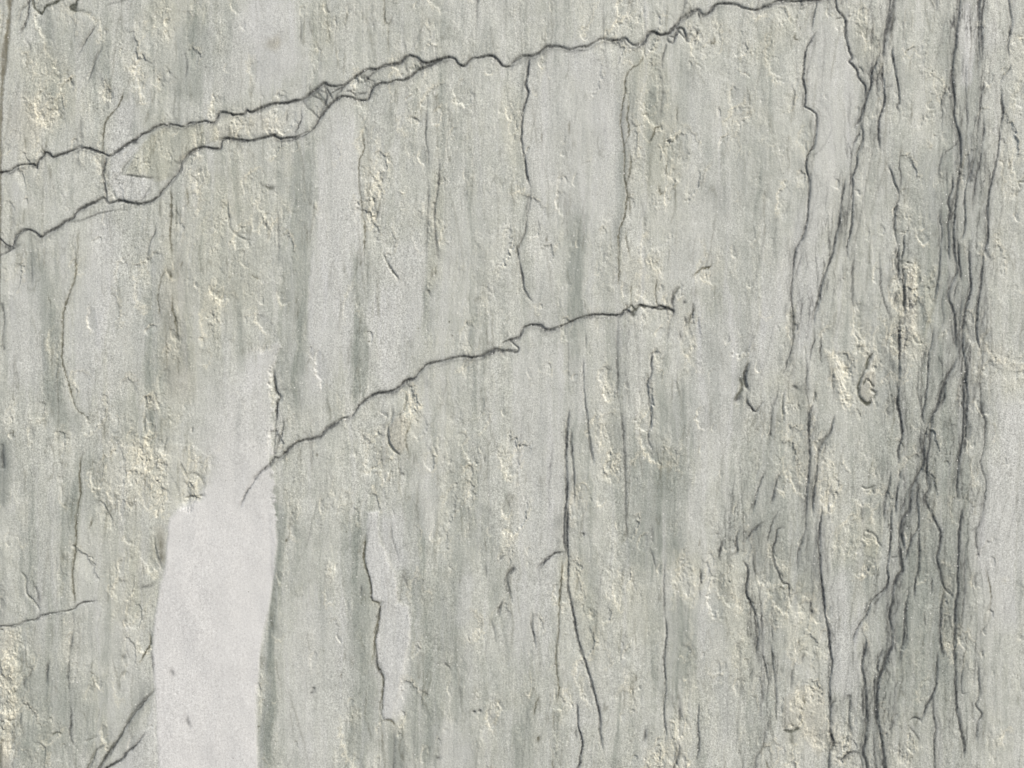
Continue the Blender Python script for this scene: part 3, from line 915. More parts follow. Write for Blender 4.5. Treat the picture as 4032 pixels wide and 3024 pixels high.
TONES = """
M 50 .9 590,-30 570,60 610,130
M 40 .5 540,60 500,200
M 25 .5 275,230 255,320
M 38 .6 230,480 215,600 195,760
M 36 .75 735,250 730,400 720,560 700,760 680,860
M 30 .5 560,770 520,850
M 42 .6 890,540 860,700 840,820
M 35 .5 1180,150 1170,300 1180,420
M 45 .65 1240,130 1290,180 1310,300
M 25 .35 1160,430 1180,550 1170,750
M 22 .2 990,350 980,600
M 40 .2 1000,20 1050,60
M 30 .5 1170,820 1190,1050 1170,1200 1110,1400
M 30 .5 1760,160 1790,350 1720,560 1660,700 1640,800
M 50 .25 1510,180 1530,450 1480,600
M 14 1 2092,10 2095,180
M 34 .8 2200,880 2185,1000
M 36 .7 2170,1050 2150,1200 2170,1350
M 18 .4 1550,950 1500,1100 1530,1250 1560,1500 1560,1650
M 22 .7 1820,1250 1815,1380 1830,1480
M 30 .75 845,1120 855,1220
M 27 1 850,1330 855,1420 845,1530
M 27 .35 930,1000 920,1150
M 50 .25 660,1380 650,1600
M 32 .45 960,1580 1000,1650
M 25 .3 30,400 60,440
M 30 .4 60,600 75,720 85,800
M 25 .25 210,1150 205,1400
M 20 .2 270,1350 290,1500
M 55 .6 340,1600 290,1670
M 20 .4 290,400 330,410
M 30 .4 2130,60 2150,100
M 40 .3 640,250 560,270
M 26 .35 1250,900 1240,780
M 18 .45 1010,1250 1000,1350
M 20 .35 1130,1010 1130,1200
M 30 .3 1300,1400 1260,1560
G 30 .5 430,60 400,130 420,200
G 50 .35 150,80 120,200
G 36 .25 210,100 230,180
G 25 .35 690,30 700,140
G 14 .35 975,20 970,100
G 24 .55 640,480 650,620 640,750 650,880
G 26 .35 660,270 645,420
G 22 .45 255,590 250,720
G 24 .5 80,560 110,700 120,850 150,930
G 34 .4 330,650 345,820
G 48 .4 120,1100 100,1250 110,1400
G 38 .4 200,1000 170,1100
G 46 .35 300,950 330,900
G 24 .55 380,680 390,800
G 14 .85 598,1060 605,1200 600,1320 585,1450 575,1659
G 22 .3 650,1100 655,1300
G 22 .5 770,560 760,700 770,820
G 26 .6 785,1080 790,1250 775,1350 790,1500 760,1650
G 18 .55 890,1080 905,1200 900,1300 915,1400
G 24 .3 930,620 930,720
G 10 .3 940,400 945,620
G 24 .35 1000,980 1010,1150 980,1400 1000,1550
G 24 .35 1040,1100 1070,1300
G 18 .5 1235,450 1245,600 1240,700
G 18 .2 1220,250 1230,400
G 13 .45 1342,180 1340,450 1330,600
G 38 .3 1440,200 1450,350
G 30 .25 1530,330 1560,450
G 24 .4 1340,700 1340,900 1350,1100 1370,1200
G 48 .65 1440,1000 1420,1120
G 35 .4 1460,860 1440,1050
G 20 .3 1250,900 1270,1100
G 30 .3 1430,1300 1440,1500
G 20 .3 1690,450 1680,560
G 38 .35 1640,950 1620,1100 1600,1200
G 30 .3 1900,900 1900,1100 1860,1300
G 55 .35 2000,350 2010,500 1990,700
G 60 .45 2050,900 2060,1100 2040,1300 2050,1500
G 60 .35 1980,1200 1950,1500
G 18 .3 1850,30 1870,200 1820,400
G 50 .25 2090,550 2080,750
G 60 .5 100,1500 90,1620
G 38 .4 190,1480 210,1600
G 22 .6 5,950 5,1100
G 20 .4 1060,40 1040,120
G 22 .45 860,1570 870,1659
G 24 .5 925,1420 935,1560
G 18 .4 1050,1420 1060,1560
G 24 .35 1520,700 1540,900
G 30 .3 1600,700 1580,860
G 18 .4 1560,1450 1570,1600
G 24 .35 1650,1500 1640,1620
G 18 .4 560,900 555,960
G 18 .35 1120,1560 1110,1659
G 22 .3 470,1250 480,1350
O 50 .35 60,150 150,240
O 36 .35 340,260 390,330
O 66 .4 500,400 470,550 500,650
O 22 .45 360,500 380,620 400,800 360,950
O 56 .3 440,650 430,740
O 55 .45 250,1150 290,1300
O 30 .3 1100,200 1120,350
O 50 .4 1380,130 1420,250 1400,400
O 34 .3 1230,1200 1290,1400 1270,1500
O 50 .3 1350,1300 1400,1350
O 48 .35 1500,1200 1600,1300 1580,1450
O 34 .4 1880,120 1870,60
O 38 .4 1880,1120 1830,1200
O 20 .2 1950,1350 1960,1450
O 36 .3 1690,60 1650,120
O 40 .35 420,20 330,40
O 60 .25 300,800 310,1000
O 14 .5 945,370 940,480 930,620
O 14 .35 870,120 860,220
O 34 .35 1750,1250 1740,1400
O 30 .3 690,100 700,30
O 22 .3 1360,560 1350,720
O 30 .25 1660,820 1760,870
O 34 .3 1500,1420 1520,1500
C 46 .8 85,240 45,330
C 30 .5 100,120 150,200
C 60 .8 300,1000 265,1060
C 42 .75 430,990 400,1070
C 36 .4 350,990 340,1100
C 24 .85 15,1370 30,1450 20,1520 15,1600
C 24 .55 780,280 800,400 795,480
C 20 .4 1120,230 1115,330
C 40 .6 1340,560 1400,590 1430,640
C 34 .5 1450,650 1480,700
C 22 .45 1520,600 1560,570
C 24 .6 1300,830 1315,980 1320,1040
C 20 .3 1400,820 1370,1000
C 36 .6 1480,1570 1430,1650
C 42 .7 1740,1500 1745,1620
C 24 .85 1960,570 1955,700 1990,760
C 22 .65 1870,700 1890,800
C 16 .7 1705,850 1710,950
C 20 .4 1750,970 1740,1060
C 36 .65 2120,800 2190,840
C 24 .5 2200,60 2195,150
C 22 .4 2190,330 2180,420
C 30 .4 1940,1560 1955,1659
C 24 .45 2080,1390 2060,1370
C 26 .5 880,900 870,960
C 22 .4 830,930 835,1000
C 30 .3 1500,100 1570,60
C 32 .5 470,270 590,265
C 16 .35 830,155 870,150
C 34 .4 1770,1000 1790,1100
C 26 .45 1890,1120 1870,1180
C 34 .5 1460,1210 1490,1290
C 26 .35 1590,1180 1570,1280
C 20 .6 838,1555 875,1560
C 16 .5 850,590 880,620
C 26 .35 460,620 470,700
C 34 .35 420,340 440,380
C 26 .35 580,430 600,500
C 26 .35 270,120 300,170
C 22 .5 250,370 260,420
C 30 .45 215,390 200,380
C 20 .45 235,1450 180,1500
C 16 .5 150,1330 155,1440
C 20 .4 100,1540 130,1600
C 24 .35 1640,1160 1690,1220
C 24 .35 1700,1330 1720,1400
C 24 .45 1810,1560 1830,1659
C 16 .4 1680,1220 1700,1290
C 22 .3 1990,200 2000,300
C 26 .35 1880,40 1885,160
C 22 .35 1815,780 1830,880
C 40 .35 1480,400 1440,480
C 40 .25 1580,200 1600,300
C 24 .3 700,60 700,110
C 30 .25 500,90 520,150
C 18 .4 1000,1020 1010,1070
C 22 .3 1240,1190 1230,1300
C 18 .35 860,960 870,1020
C 22 .3 1380,1230 1340,1300
C 30 .2 2020,1060 2000,1160
T 14 .8 565,78 585,85 603,76
T 14 .7 865,900 862,950
T 10 .6 864,960 868,975
T 14 .4 332,850 336,875
T 24 .45 110,240 80,260
T 24 .55 1745,1530 1750,1590
T 12 .5 345,1130 350,1210
T 9 .6 845,580 855,600
T 12 .4 205,1200 200,1220
T 24 .4 1960,640 1970,700
T 30 .35 2170,790 2150,760
T 30 .4 380,560 375,720 400,860
T 20 .35 15,1350 10,1500
T 16 .5 1880,850 1870,880
T 40 .35 60,230 45,290
T 22 .35 860,1310 850,1330
T 30 .3 570,270 480,275
G 110 .2 2020,-50 2040,400 2010,800 2020,1200 2000,1700
G 60 .3 1640,100 1600,400 1560,900
G 70 .25 1150,1250 1150,1659
G 60 .25 1700,900 1700,1300
D 52 .8 2060,-200 2075,300 2060,650 2010,900 1980,1100 1930,1300 1890,1700
D 46 .75 2110,-200 2130,400 2090,900 2080,1200 2090,1700
D 40 .9 1900,-100 1870,200 1820,450 1760,700
D 34 .9 1940,380 1945,700 1930,1100 1900,1300
D 50 .8 1620,1000 1600,1200 1650,1400 1660,1600
D 44 .6 1700,500 1750,900 1770,1200 1790,1500
D 26 .4 1350,700 1345,1000
D 26 .4 1220,900 1225,1200
D 20 .5 370,430 370,700
G 50 .25 2060,-50 2075,300 2060,650 2010,900 1980,1100 1930,1300 1890,1700

"""
for line in VEINS.strip().splitlines():
    f = line.split()
    kind, tile, w_, amp = f[0], f[1], float(f[2]), float(f[3])
    ox, oy = 1008 * int(tile[0]), 1008 * int(tile[1])
    raw = [tuple(map(float, p.split(','))) for p in f[4:]]
    k = 1008.0 / 1659.0
    P = [(ox + x * k, oy + y * k) for x, y in raw]
    def at_edge(p):
        return p[0] < 12 or p[0] > 1647 or p[1] < 12 or p[1] > 1647
    def at_frame(p):
        return p[0] < 14 or p[0] > W - 14 or p[1] < 14 or p[1] > H - 14
    t0, t1 = not at_frame(P[0]), not at_frame(P[-1])
    for e0, e1 in ((0, 1), (-1, -2)):                    # strands carry on a little past a join
        if at_edge(raw[e0]) and not at_frame(P[e0]):
            d_ = np.array(P[e0]) - np.array(P[e1])
            P[e0] = tuple(np.array(P[e0]) + d_ / max(np.hypot(*d_), 1) * 20)
    sig = max(w_ * k * 0.54, 3.3)
    amp = min(amp ** .8 * 1.06, 1)
    dot = math.hypot(P[-1][0] - P[0][0], P[-1][1] - P[0][1]) < 6
    if dot:
        t0 = t1 = False
    else:
        P = extend(P, w_)
    ends = dict(taper0=t0, taper1=t1)
    dense = tile[0] == '3' or (tile[0] == '2' and raw[0][0] > 1300)
    if kind == 'c':
        stroke(m_vein, P, sig, min(amp * 1.1, 1), jitter=4.6, taper_len=70, ampmod=.40, widmod=.62, wper=7, **ends)
        stroke(m_soft, P, sig * (5 if dense else 3.3), amp * .62, jitter=5, taper_len=60, **ends)
        stroke(m_groove, P, sig * 1.2, amp * .8, jitter=3, taper_len=40, **ends)
        if w_ >= 11 and abs(P[-1][0] - P[0][0]) > abs(P[-1][1] - P[0][1]):
            low = [(x_, y_ + 8) for x_, y_ in P]
            stroke(m_vein, low, sig * 2.4, amp * .34, jitter=8, jper=4, taper_len=60, ampmod=.8, widmod=.6, **ends)
        if w_ >= 11:
            stroke(m_vein, P, 3.4, amp * .62, jitter=5, taper_len=60, ampmod=.8, off=sig * 2.2, **ends)
    elif kind == 'v':
        stroke(m_vein, P, sig * 1.1, min(amp * 1.18, 1), jitter=3.4, taper_len=110, ampmod=.45, widmod=.5, **ends)
        stroke(m_soft, P, sig * (5 if dense else 3.6), amp * .55, jitter=5, taper_len=90, **ends)
        stroke(m_groove, P, sig * 1.2, amp * .3, jitter=3, taper_len=40, **ends)
    elif kind == 'b':
        stroke(m_brown, P, sig, min(amp * 1.25, 1), jitter=3, taper_len=0 if dot else 80, ampmod=.4, widmod=.35, **ends)
        if not dot:
            stroke(m_olive_soft, P, sig * 4.2, amp * .5, jitter=4, taper_len=80, **ends)
            stroke(m_groove, P, sig * 1.1, amp * .35, jitter=3, taper_len=40, **ends)
    elif kind == 'h':
        stroke(m_ridge, P, w_ * k * .95, amp, jitter=9, jper=5, taper_len=50, power=2.2, ampmod=.5, widmod=.6, **ends)
    if dense and kind in 'cv' and math.hypot(P[-1][0] - P[0][0], P[-1][1] - P[0][1]) > 330:
        for o_, a_ in ((16, .48), (-24, .42), (42, .34), (-56, .30)):
            stroke(m_vein, P, 3.3, amp * a_, jitter=5, taper_len=120, ampmod=.95, widmod=.5, off=o_, **ends)
    if kind in 'cvbh':
        pass
    elif kind == 'g':
        stroke(m_green_shade, P, sig, amp, jitter=4, taper0=t0, taper1=t1, widmod=.45)
        stroke(m_groove, P, sig * 1.2, amp * .8, jitter=3, taper0=t0, taper1=t1)
    elif kind == 'r':
        pass
    elif kind == 'k':  # flake edges: their shade painted as a dark line, plus a carved groove
        stroke(m_green_shade, P, sig * .85, amp * .75, jitter=3, taper=.25, taper0=t0, taper1=t1, ampmod=.4)
        stroke(m_groove, P, sig * 1.5, amp * 1.0, jitter=2, taper=.25, taper0=t0, taper1=t1)
    elif kind == 'w':
        stroke(m_wash, P, w_ * k * 1.05, min(amp * 1.5, .8), jitter=0, taper=.3, step=16, wig=5)
# the rusty strip that widens towards the top left corner
for P, sg_ in (([(40, -900), (34, -300), (37, -20), (36, 12)], 13), ([(37, 8), (36, 45), (33, 85)], 6.5), ([(33, 80), (29, 120), (25, 160)], 9),
              ([(26, 150), (18, 195), (14, 250), (10, 290)], 13), ([(12, 280), (8, 330), (5, 390), (2, 470)], 8), ([(4, 440), (1, 560), (1, 700), (0, 860), (-2, 960), (-8, 1300), (-20, 1700)], 5)):
    stroke(m_rust, P, sg_, .95, jitter=2, power=4, taper0=False, taper1=False, ampmod=.1, widmod=.12)

# hair-thin seams along the bedding, all over the slab
for i in range(900):
    far_ = i >= 420
    x_, y_ = (rng.uniform(-4000, W + 4000), rng.uniform(-2400, H + 2400)) if far_ else (rng.uniform(0, W), rng.uniform(-100, H))
    if not far_ and rng.rand() < .35:
        x_ = rng.uniform(2900, W)
    ln = rng.uniform(60, 420)
    lean = rng.normal(0, .05) - .06 * (x_ > 3000)
    P = [(x_, y_), (x_ + lean * ln + rng.normal(0, 6), y_ + ln * .5), (x_ + 2 * lean * ln, y_ + ln)]
    if 1060 > x_ > 620 and y_ > 1250:
        continue
    stroke(m_brown if rng.rand() < .6 else m_vein, P, rng.uniform(3, 5), rng.uniform(.12, .42), jitter=4, taper=.4, ampmod=.7, step=9)

# domain warp shared by the broad markings
wx = 26 * fbm(U / 150, V / 420, 101, 4) + 9 * fbm(U / 22, V / 70, 105, 3) + 12 * fbm(U / 40, V / 260, 107, 2)
wy = 60 * fbm(U / 150, V / 420, 111, 3)

milk, grey, olive, cream, tan, m_dense = [Z() for _ in range(6)]
TK = 1.8228
for line in TONES.strip().splitlines():
    f = line.split()
    tgt = {'M': milk, 'G': grey, 'O': olive, 'C': cream, 'T': tan, 'D': m_dense}[f[0]]
    P = [tuple(float(c) * TK for c in p.split(',')) for p in f[3:]]
    stroke(tgt, P, float(f[1]) * TK, float(f[2]), power=3.4, taper=.12, step=22, ampmod=.15, widmod=.18, wig=8)

def warp_lookup(A, du, dv):
    """A read at (U+du, V+dv) by bilinear lookup on the stretched grid"""
    x = np.interp((U + du).ravel(), us, np.arange(nu)).reshape(SH)
    y = np.interp((V + dv).ravel(), vsr, np.arange(nv)).reshape(SH)
    ix = np.clip(x.astype(np.int32), 0, nu - 2); iy = np.clip(y.astype(np.int32), 0, nv - 2)
    fx, fy = (x - ix).astype(np.float32), (y - iy).astype(np.float32)
    Af = A.ravel(); b = iy * nu + ix
    return (Af[b] * (1 - fx) + Af[b + 1] * fx) * (1 - fy) + (Af[b + nu] * (1 - fx) + Af[b + nu + 1] * fx) * fy

milk, grey, olive, cream, tan, m_wash = [warp_lookup(A, wx, wy) for A in (milk, grey, olive, cream, tan, m_wash)]

# the smooth milky patch, traced
PATCH = [(604, 735), (560, 772), (520, 798), (480, 826), (448, 880), (440, 960), (462, 1005), (446, 1050), (432, 1078), (392, 1092), (376, 1108), (366, 1130),
         (357, 1230), (347, 1270), (334, 1340), (329, 1420), (336, 1500), (338, 1560), (345, 1700), (330, 2100), (400, 2500), (520, 2200), (545, 1900), (556, 1659), (553, 1500), (562, 1400),
         (580, 1320), (592, 1240), (599, 1170), (592, 1080), (586, 1000), (588, 900), (587, 800), (604, 752)]
PP = np.array(PATCH) * TK
def polymask(PP, soft, big=True):
    wv, wu = window(PP[:, 0].min() - 60, PP[:, 0].max() + 60, PP[:, 1].min() - 220, PP[:, 1].max() + 220)
    X = U[wv, wu] + .3 * wx[wv, wu] + (9 if big else 2.5) * ((V[wv, wu] < 2050) | (not big)) * fbm(U[wv, wu] / 34, V[wv, wu] / 30, 72, 3) * 3 + 3 * fbm(U[wv, wu] / 10, V[wv, wu] / 16, 71, 2)
    Y = V[wv, wu] + .1 * wy[wv, wu]
    ky = 1.0
    if not big and soft >= 10:                       # bands of the bedding fade out lengthwise in ragged tongues
        ky = .28
        Y = Y + 130 * fbm(U[wv, wu] / 15, V[wv, wu] / 700, 79, 3)
        X = X + 5 * fbm(U[wv, wu] / 12, V[wv, wu] / 90, 78, 2)
        PP = PP * np.array([1, ky])
        Y = Y * ky
    inside = np.zeros(X.shape, bool)
    dmin = np.full(X.shape, 1e9, np.float32)
    n = len(PP)
    for i in range(n):
        p, q = PP[i], PP[(i + 1) % n]
        cond = ((p[1] > Y) != (q[1] > Y))
        xi = (q[0] - p[0]) * (Y - p[1]) / (q[1] - p[1] + 1e-9) + p[0]
        inside ^= cond & (X < xi)
        d = q - p
        tt = np.clip(((X - p[0]) * d[0] + (Y - p[1]) * d[1]) / (d @ d), 0, 1)
        dmin = np.minimum(dmin, np.hypot(X - p[0] - tt * d[0], Y - p[1] - tt * d[1]))
    sd = np.where(inside, dmin, -dmin)
    out = Z()
    sf = soft if not big else soft + 90 * (1 - sstep(1550, 2080, Y)) * (1 - sstep(930, 1060, X))
    out[wv, wu] = sstep(-sf, sf, sd)
    return out
patch = polymask(PP, 9)
m_lift = Z()
for line in POLYS.strip().splitlines():
    f = line.split()
    Q = np.array([tuple(map(float, p.split(','))) for p in f[4:]]) * (1008.0 / 1659.0) + np.array([1008 * int(f[1][0]), 1008 * int(f[1][1])])
    q = polymask(Q, float(f[3]), False) * float(f[2])
    tgt = {'M': milk, 'G': grey, 'O': olive, 'C': cream, 'T': tan}[f[0]]
    if f[0] == 'M':
        q *= .72 + .4 * np.clip(fbm(U / 40, V / 420, 83, 3) + .2, -.4, .6)
    np.maximum(tgt, q, out=tgt)
    if f[0] == 'M':
        for other in (grey, olive):
            other *= 1 - .6 * q
    if float(f[3]) < 10:
        np.maximum(m_lift, q, out=m_lift)
patch_core = patch * (0.42 + 0.58 * sstep(1500, 2150, V + wy))
small_patches = [([(20, 130), (60, 100), (150, 108), (95, 180), (60, 185)], 'warm')]

# ------------------------------------------------------------------ procedural markings everywhere
streak = fbm((U + wx) / 55, V / 900, 201, 4, .6)                    # fine upright banding
streak2 = fbm((U + wx * 1.4) / 190, V / 2400, 211, 3)
streak3 = fbm((U + .5 * wx) / 13, V / 190, 221, 3, .6)
blot = fbm(U / 160, V / 260, 231, 4, .55)
inframe = sstep(-250, 100, U) * sstep(-250, 100, W - U) * sstep(-250, 100, V) * sstep(-250, 100, H - V)
out_ = 1 - inframe
streak4 = fbm((U + 1.3 * wx) / 34, V / 900, 227, 3, .55)
grey = np.clip(grey * 1.2 + .95 * np.clip(streak4 - .04, 0, 1) + .45 * np.clip(streak, -.2, 1) + .25 * np.clip(streak2, 0, 1) + .22 * streak3 + out_ * .8 * np.clip(streak2 + streak * .6, 0, 1), 0, 1)
milk = np.clip(milk + .8 * np.clip(-streak4 - .06, 0, 1) + .5 * np.clip(-streak2 - .12, 0, 1) * (1 - grey) + out_ * 1.2 * np.clip(-streak2, 0, 1), 0, 1) 
olive = np.clip(olive + .30 * np.clip(fbm(U / 120, V / 520, 241, 3) - .05, 0, 1) + out_ * .8 * np.clip(blot, 0, 1), 0, 1)
cream = np.clip(cream * .80 * (.75 + .9 * blot) + .35 * np.clip(fbm(U / 90, V / 190, 251, 3) - .12, 0, 1) * 2 + out_ * np.clip(blot - .1, 0, 1) * 1.5, 0, 1)
calm = np.clip(np.maximum(patch, milk * .8), 0, 1)
cream *= (1 - calm)

# flakes: stepped relief where the face broke away in thin sheets
fw = 10 * fbm(U / 24, V / 40, 301, 3)
f1 = fbm((U + fw) / 92, (V + fw) / 135, 311, 5, .55)
f2 = fbm((U - fw) / 36, (V + fw) / 62, 321, 4, .6)
lev = f1 * 3.2 + .0
st = np.floor(lev * 1.6) + sstep(.40, .60, lev * 1.6 - np.floor(lev * 1.6))
lev2 = f2 * 3.0
st2 = np.floor(lev2) + sstep(.34, .66, lev2 - np.floor(lev2))
clus = sstep(-.12, .22, fbm(U / 75, V / 130, 391, 3))
rough = np.clip(.75 * m_ridge + (.18 + cream * .8 + .35 * olive) * (.30 + .95 * clus) - .9 * calm, 0.03, 1)
pits = sstep(.30, .46, fbm(U / 17, V / 30, 331, 3)) * rough
crumb = fbm(U / 11, V / 22, 341, 3, .65)
crumb0 = fbm(U / 19, V / 26, 343, 3, .6)
brush = fbm(U / 7.5, V / 46, 351, 2, .6)                              # brushed along the bed
fine = fbm(U / 5.2, V / 6.5, 361, 2, .7)
rolling = fbm(U / 260, V / 420, 371, 3)
Hh = (1.3 * rolling
      + rough * (.75 * st / 1.6 + .38 * st2)
      + rough * .22 * crumb
      - .75 * pits
      + (.012 + .03 * (1 - calm)) * brush
      + (.02 + .028 * (1 - calm)) * fine
      + .10 * (1 - calm) * streak3
      - .95 * m_groove - .20 * m_soft - .25 * m_vein
      - .30 * m_rust + .35 * patch + .40 * m_lift)                                    # millimetres towards the viewer

# shallow shell-shaped chips: a sharp lip on one side, running out to nothing on the other
chip_h, chip_e, chip_shade = Z(), Z(), Z()
w_field = np.clip(.035 + cream * 1.5 + olive * .35 + 1.1 * m_ridge, 0, 1) * (.25 + 1.1 * clus) * (1 - .97 * calm)
n_in, n_all, made = 1150, 2700, 0
for i in range(60000):
    if made >= n_all:
        break
    inside = made < n_in
    cx, cy = (rng.uniform(-30, W + 30), rng.uniform(-30, H + 30)) if inside else (rng.uniform(-4000, W + 4000), rng.uniform(-2400, H + 2400))
    iu, iv = min(np.searchsorted(us, cx), nu - 1), min(np.searchsorted(vsr, cy), nv - 1)
    if rng.rand() > w_field[iv, iu]:
        continue
    made += 1
    sz = 8 + 34 * rng.uniform(0, 1) ** 2.4
    asp = rng.uniform(1.1, 2.6)
    th = rng.normal(0, .35)
    wv, wu = window(cx - sz * 3.4, cx + sz * 3.4, cy - sz * 3.4, cy + sz * 3.4)
    gx, gy = U[wv, wu] - cx, V[wv, wu] - cy
    if gx.size == 0:
        continue
    rx, ry = gx * math.cos(th) + gy * math.sin(th), -gx * math.sin(th) + gy * math.cos(th)
    rr = np.hypot(rx / sz, ry / (sz * asp)) * (1 + .55 * crumb0[wv, wu]) 
    ph = rng.choice([0.0, math.pi]) + rng.normal(0, .7)
    d_ = (rx / sz * math.cos(ph) + ry / (sz * asp) * math.sin(ph))
    bowl = (1 - sstep(.72, 1.06, rr)) * np.clip(.5 + .6 * d_, 0, 1.1)
    dep = rng.uniform(.18, .72) * (.7 + sz / 60)
    chip_h[wv, wu] = np.minimum(chip_h[wv, wu], -dep * bowl)
    lip = np.exp(-((rr - 1.06) / .13) ** 2) * np.clip(d_ + .1, 0, 1) * rng.uniform(.3, 1)
    np.maximum(chip_e[wv, wu], lip, out=chip_e[wv, wu])
    if rng.rand() < .3:
        foot = np.exp(-((rr - .84) / .09) ** 2) * np.clip(d_, 0, 1) * rng.uniform(.3, .9)  # shade under the lip of some chips, painted into the colour
        np.maximum(chip_shade[wv, wu], foot, out=chip_shade[wv, wu])
Hh = Hh + chip_h

# cream crystals sit on the flake edges and in the crumbly places
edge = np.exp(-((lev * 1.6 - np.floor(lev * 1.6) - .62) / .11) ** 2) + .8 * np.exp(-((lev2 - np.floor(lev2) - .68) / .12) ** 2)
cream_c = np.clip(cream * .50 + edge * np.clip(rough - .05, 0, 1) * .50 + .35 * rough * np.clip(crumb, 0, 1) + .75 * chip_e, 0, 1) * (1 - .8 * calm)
shade_c = np.clip((np.exp(-((lev * 1.6 - np.floor(lev * 1.6) - .36) / .07) ** 2)) * np.clip(rough - .12, 0, 1) * .55 + pits * .35, 0, 1) * sstep(-.1, .35, fbm(U / 40, V / 60, 381, 2))  # painted shade at the foot of flake steps and in pits
olive = np.clip(olive + m_olive_soft * .6, 0, 1)
cream_c = np.clip(cream_c + m_ridge * (.35 + 1.1 * crumb), 0, 1)
for A in (m_vein, m_brown, m_green_shade, m_soft):                            # crumbly places interrupt the veins a little
    A *= 1 - .22 * sstep(.05, .5, crumb)

# a net of wavering hairline seams where the bedding is crowded
def hairlines(sx, sy, seed, w):
    n = fbm((U + .8 * wx) / sx, (V + wy) / sy, seed, 4, .55)
    gu = np.abs((n[:, 2:] - n[:, :-2]) / (us[2:] - us[:-2]))
    gu = np.pad(gu, ((0, 0), (1, 1)), mode='edge')
    d = np.abs(n) / np.maximum(gu, .004)
    return np.exp(-(d / w) ** 2).astype(np.float32)
m_dense = np.clip(m_dense + out_ * sstep(.05, .35, fbm(U / 420, V / 2600, 505, 2)), 0, 1)
hl = np.maximum(hairlines(70, 760, 511, 3.6) * sstep(-.3, .25, fbm(U / 60, V / 190, 512, 2)),
                hairlines(46, 520, 521, 3.4) * sstep(-.15, .3, fbm(U / 60, V / 150, 522, 2)))
hb = hairlines(120, 900, 531, 3.4) * sstep(.0, .35, fbm(U / 90, V / 160, 532, 2)) * (1 - calm)
m_vein = 1 - (1 - m_vein) * (1 - .72 * hl * m_dense)
m_brown = 1 - (1 - m_brown) * (1 - .34 * hb * (1 - m_dense))
m_soft = 1 - (1 - m_soft) * (1 - .12 * m_dense * sstep(-.1, .4, streak4 + streak3 * .6))

# ragged, fibrous edges on every seam
ex = 3.4 * fbm(U / 9, V / 15, 401, 2, .7) * 1.6
ey = 3.4 * fbm(U / 11, V / 11, 411, 2, .7) * 1.6
fib = .78 + .55 * fbm(U / 8, V / 26, 421, 3, .7)
m_vein, m_brown, m_green_shade, m_soft, m_rust = [warp_lookup(A, ex, ey) for A in (m_vein, m_brown, m_green_shade, m_soft, m_rust)]
m_vein *= fib * (.9 + .35 * fbm(U / 70, V / 90, 431, 2)); m_brown *= fib
m_soft *= .75 + .8 * fbm(U / 16, V / 60, 441, 3, .6)

# ------------------------------------------------------------------ mesh: displaced face, sides, back
X = (U - W / 2) * DOT
Zc = (H / 2 - V) * DOT + 1.00
Y = -Hh.astype(np.float32) * .001
co = np.stack([X, Y, Zc], -1).reshape(-1, 3).astype(np.float32)
idx = np.arange(nu * nv, dtype=np.int32).reshape(nv, nu)
quads = np.stack([idx[1:, :-1], idx[1:, 1:], idx[:-1, 1:], idx[:-1, :-1]], -1).reshape(-1, 4)
ring = np.concatenate([idx[0, :], idx[1:, -1], idx[-1, -2::-1], idx[-2:0:-1, 0]])
THICK = .03
back = co[ring].copy(); back[:, 1] = THICK
b0 = len(co)
nb = len(ring)
bi = np.arange(b0, b0 + nb, dtype=np.int32)
side_q = np.stack([ring, np.roll(ring, -1), np.roll(bi, -1), bi], -1)
allco = np.vstack([co, back])
loops = np.concatenate([quads.ravel(), side_q.ravel(), bi])
nq = len(quads) + len(side_q)
starts = np.concatenate([np.arange(nq) * 4, [nq * 4]]).astype(np.int32)
totals = np.concatenate([np.full(nq, 4), [nb]]).astype(np.int32)
me = bpy.data.meshes.new('stone_slab')
me.vertices.add(len(allco)); me.vertices.foreach_set('co', allco.ravel())
me.loops.add(len(loops)); me.loops.foreach_set('vertex_index', loops.astype(np.int32))
me.polygons.add(nq + 1); me.polygons.foreach_set('loop_start', starts)
try:
    me.polygons.foreach_set('loop_total', totals)
except Exception:
    pass
smooth = np.ones(nq + 1, bool); smooth[len(quads):] = False
me.polygons.foreach_set('use_smooth', smooth)
me.update(calc_edges=True)
def attr(name, A):
    at = me.attributes.new(name, 'FLOAT', 'POINT')
    full = np.concatenate([np.clip(A, 0, 1).astype(np.float32).ravel(), np.zeros(nb, np.float32)])
    at.data.foreach_set('value', full)
attr('milky', milk); attr('tan_spot', tan); attr('grey_band', grey); attr('olive_band', olive); attr('cream_crystal', cream_c)
attr('milk_patch', patch_core); attr('wash', np.clip(m_wash * (.8 + .8 * streak3) + m_soft * .9, 0, 1)); attr('vein', m_vein * 1.75)
attr('brown_vein', m_brown * 1.8); attr('seam_and_shade', np.clip(m_green_shade * 1.6 + shade_c * .5 + chip_shade * .34, 0, 1)); attr('rust_strip', m_rust)  # green seams share this mask with painted shade of flakes, pits and chips

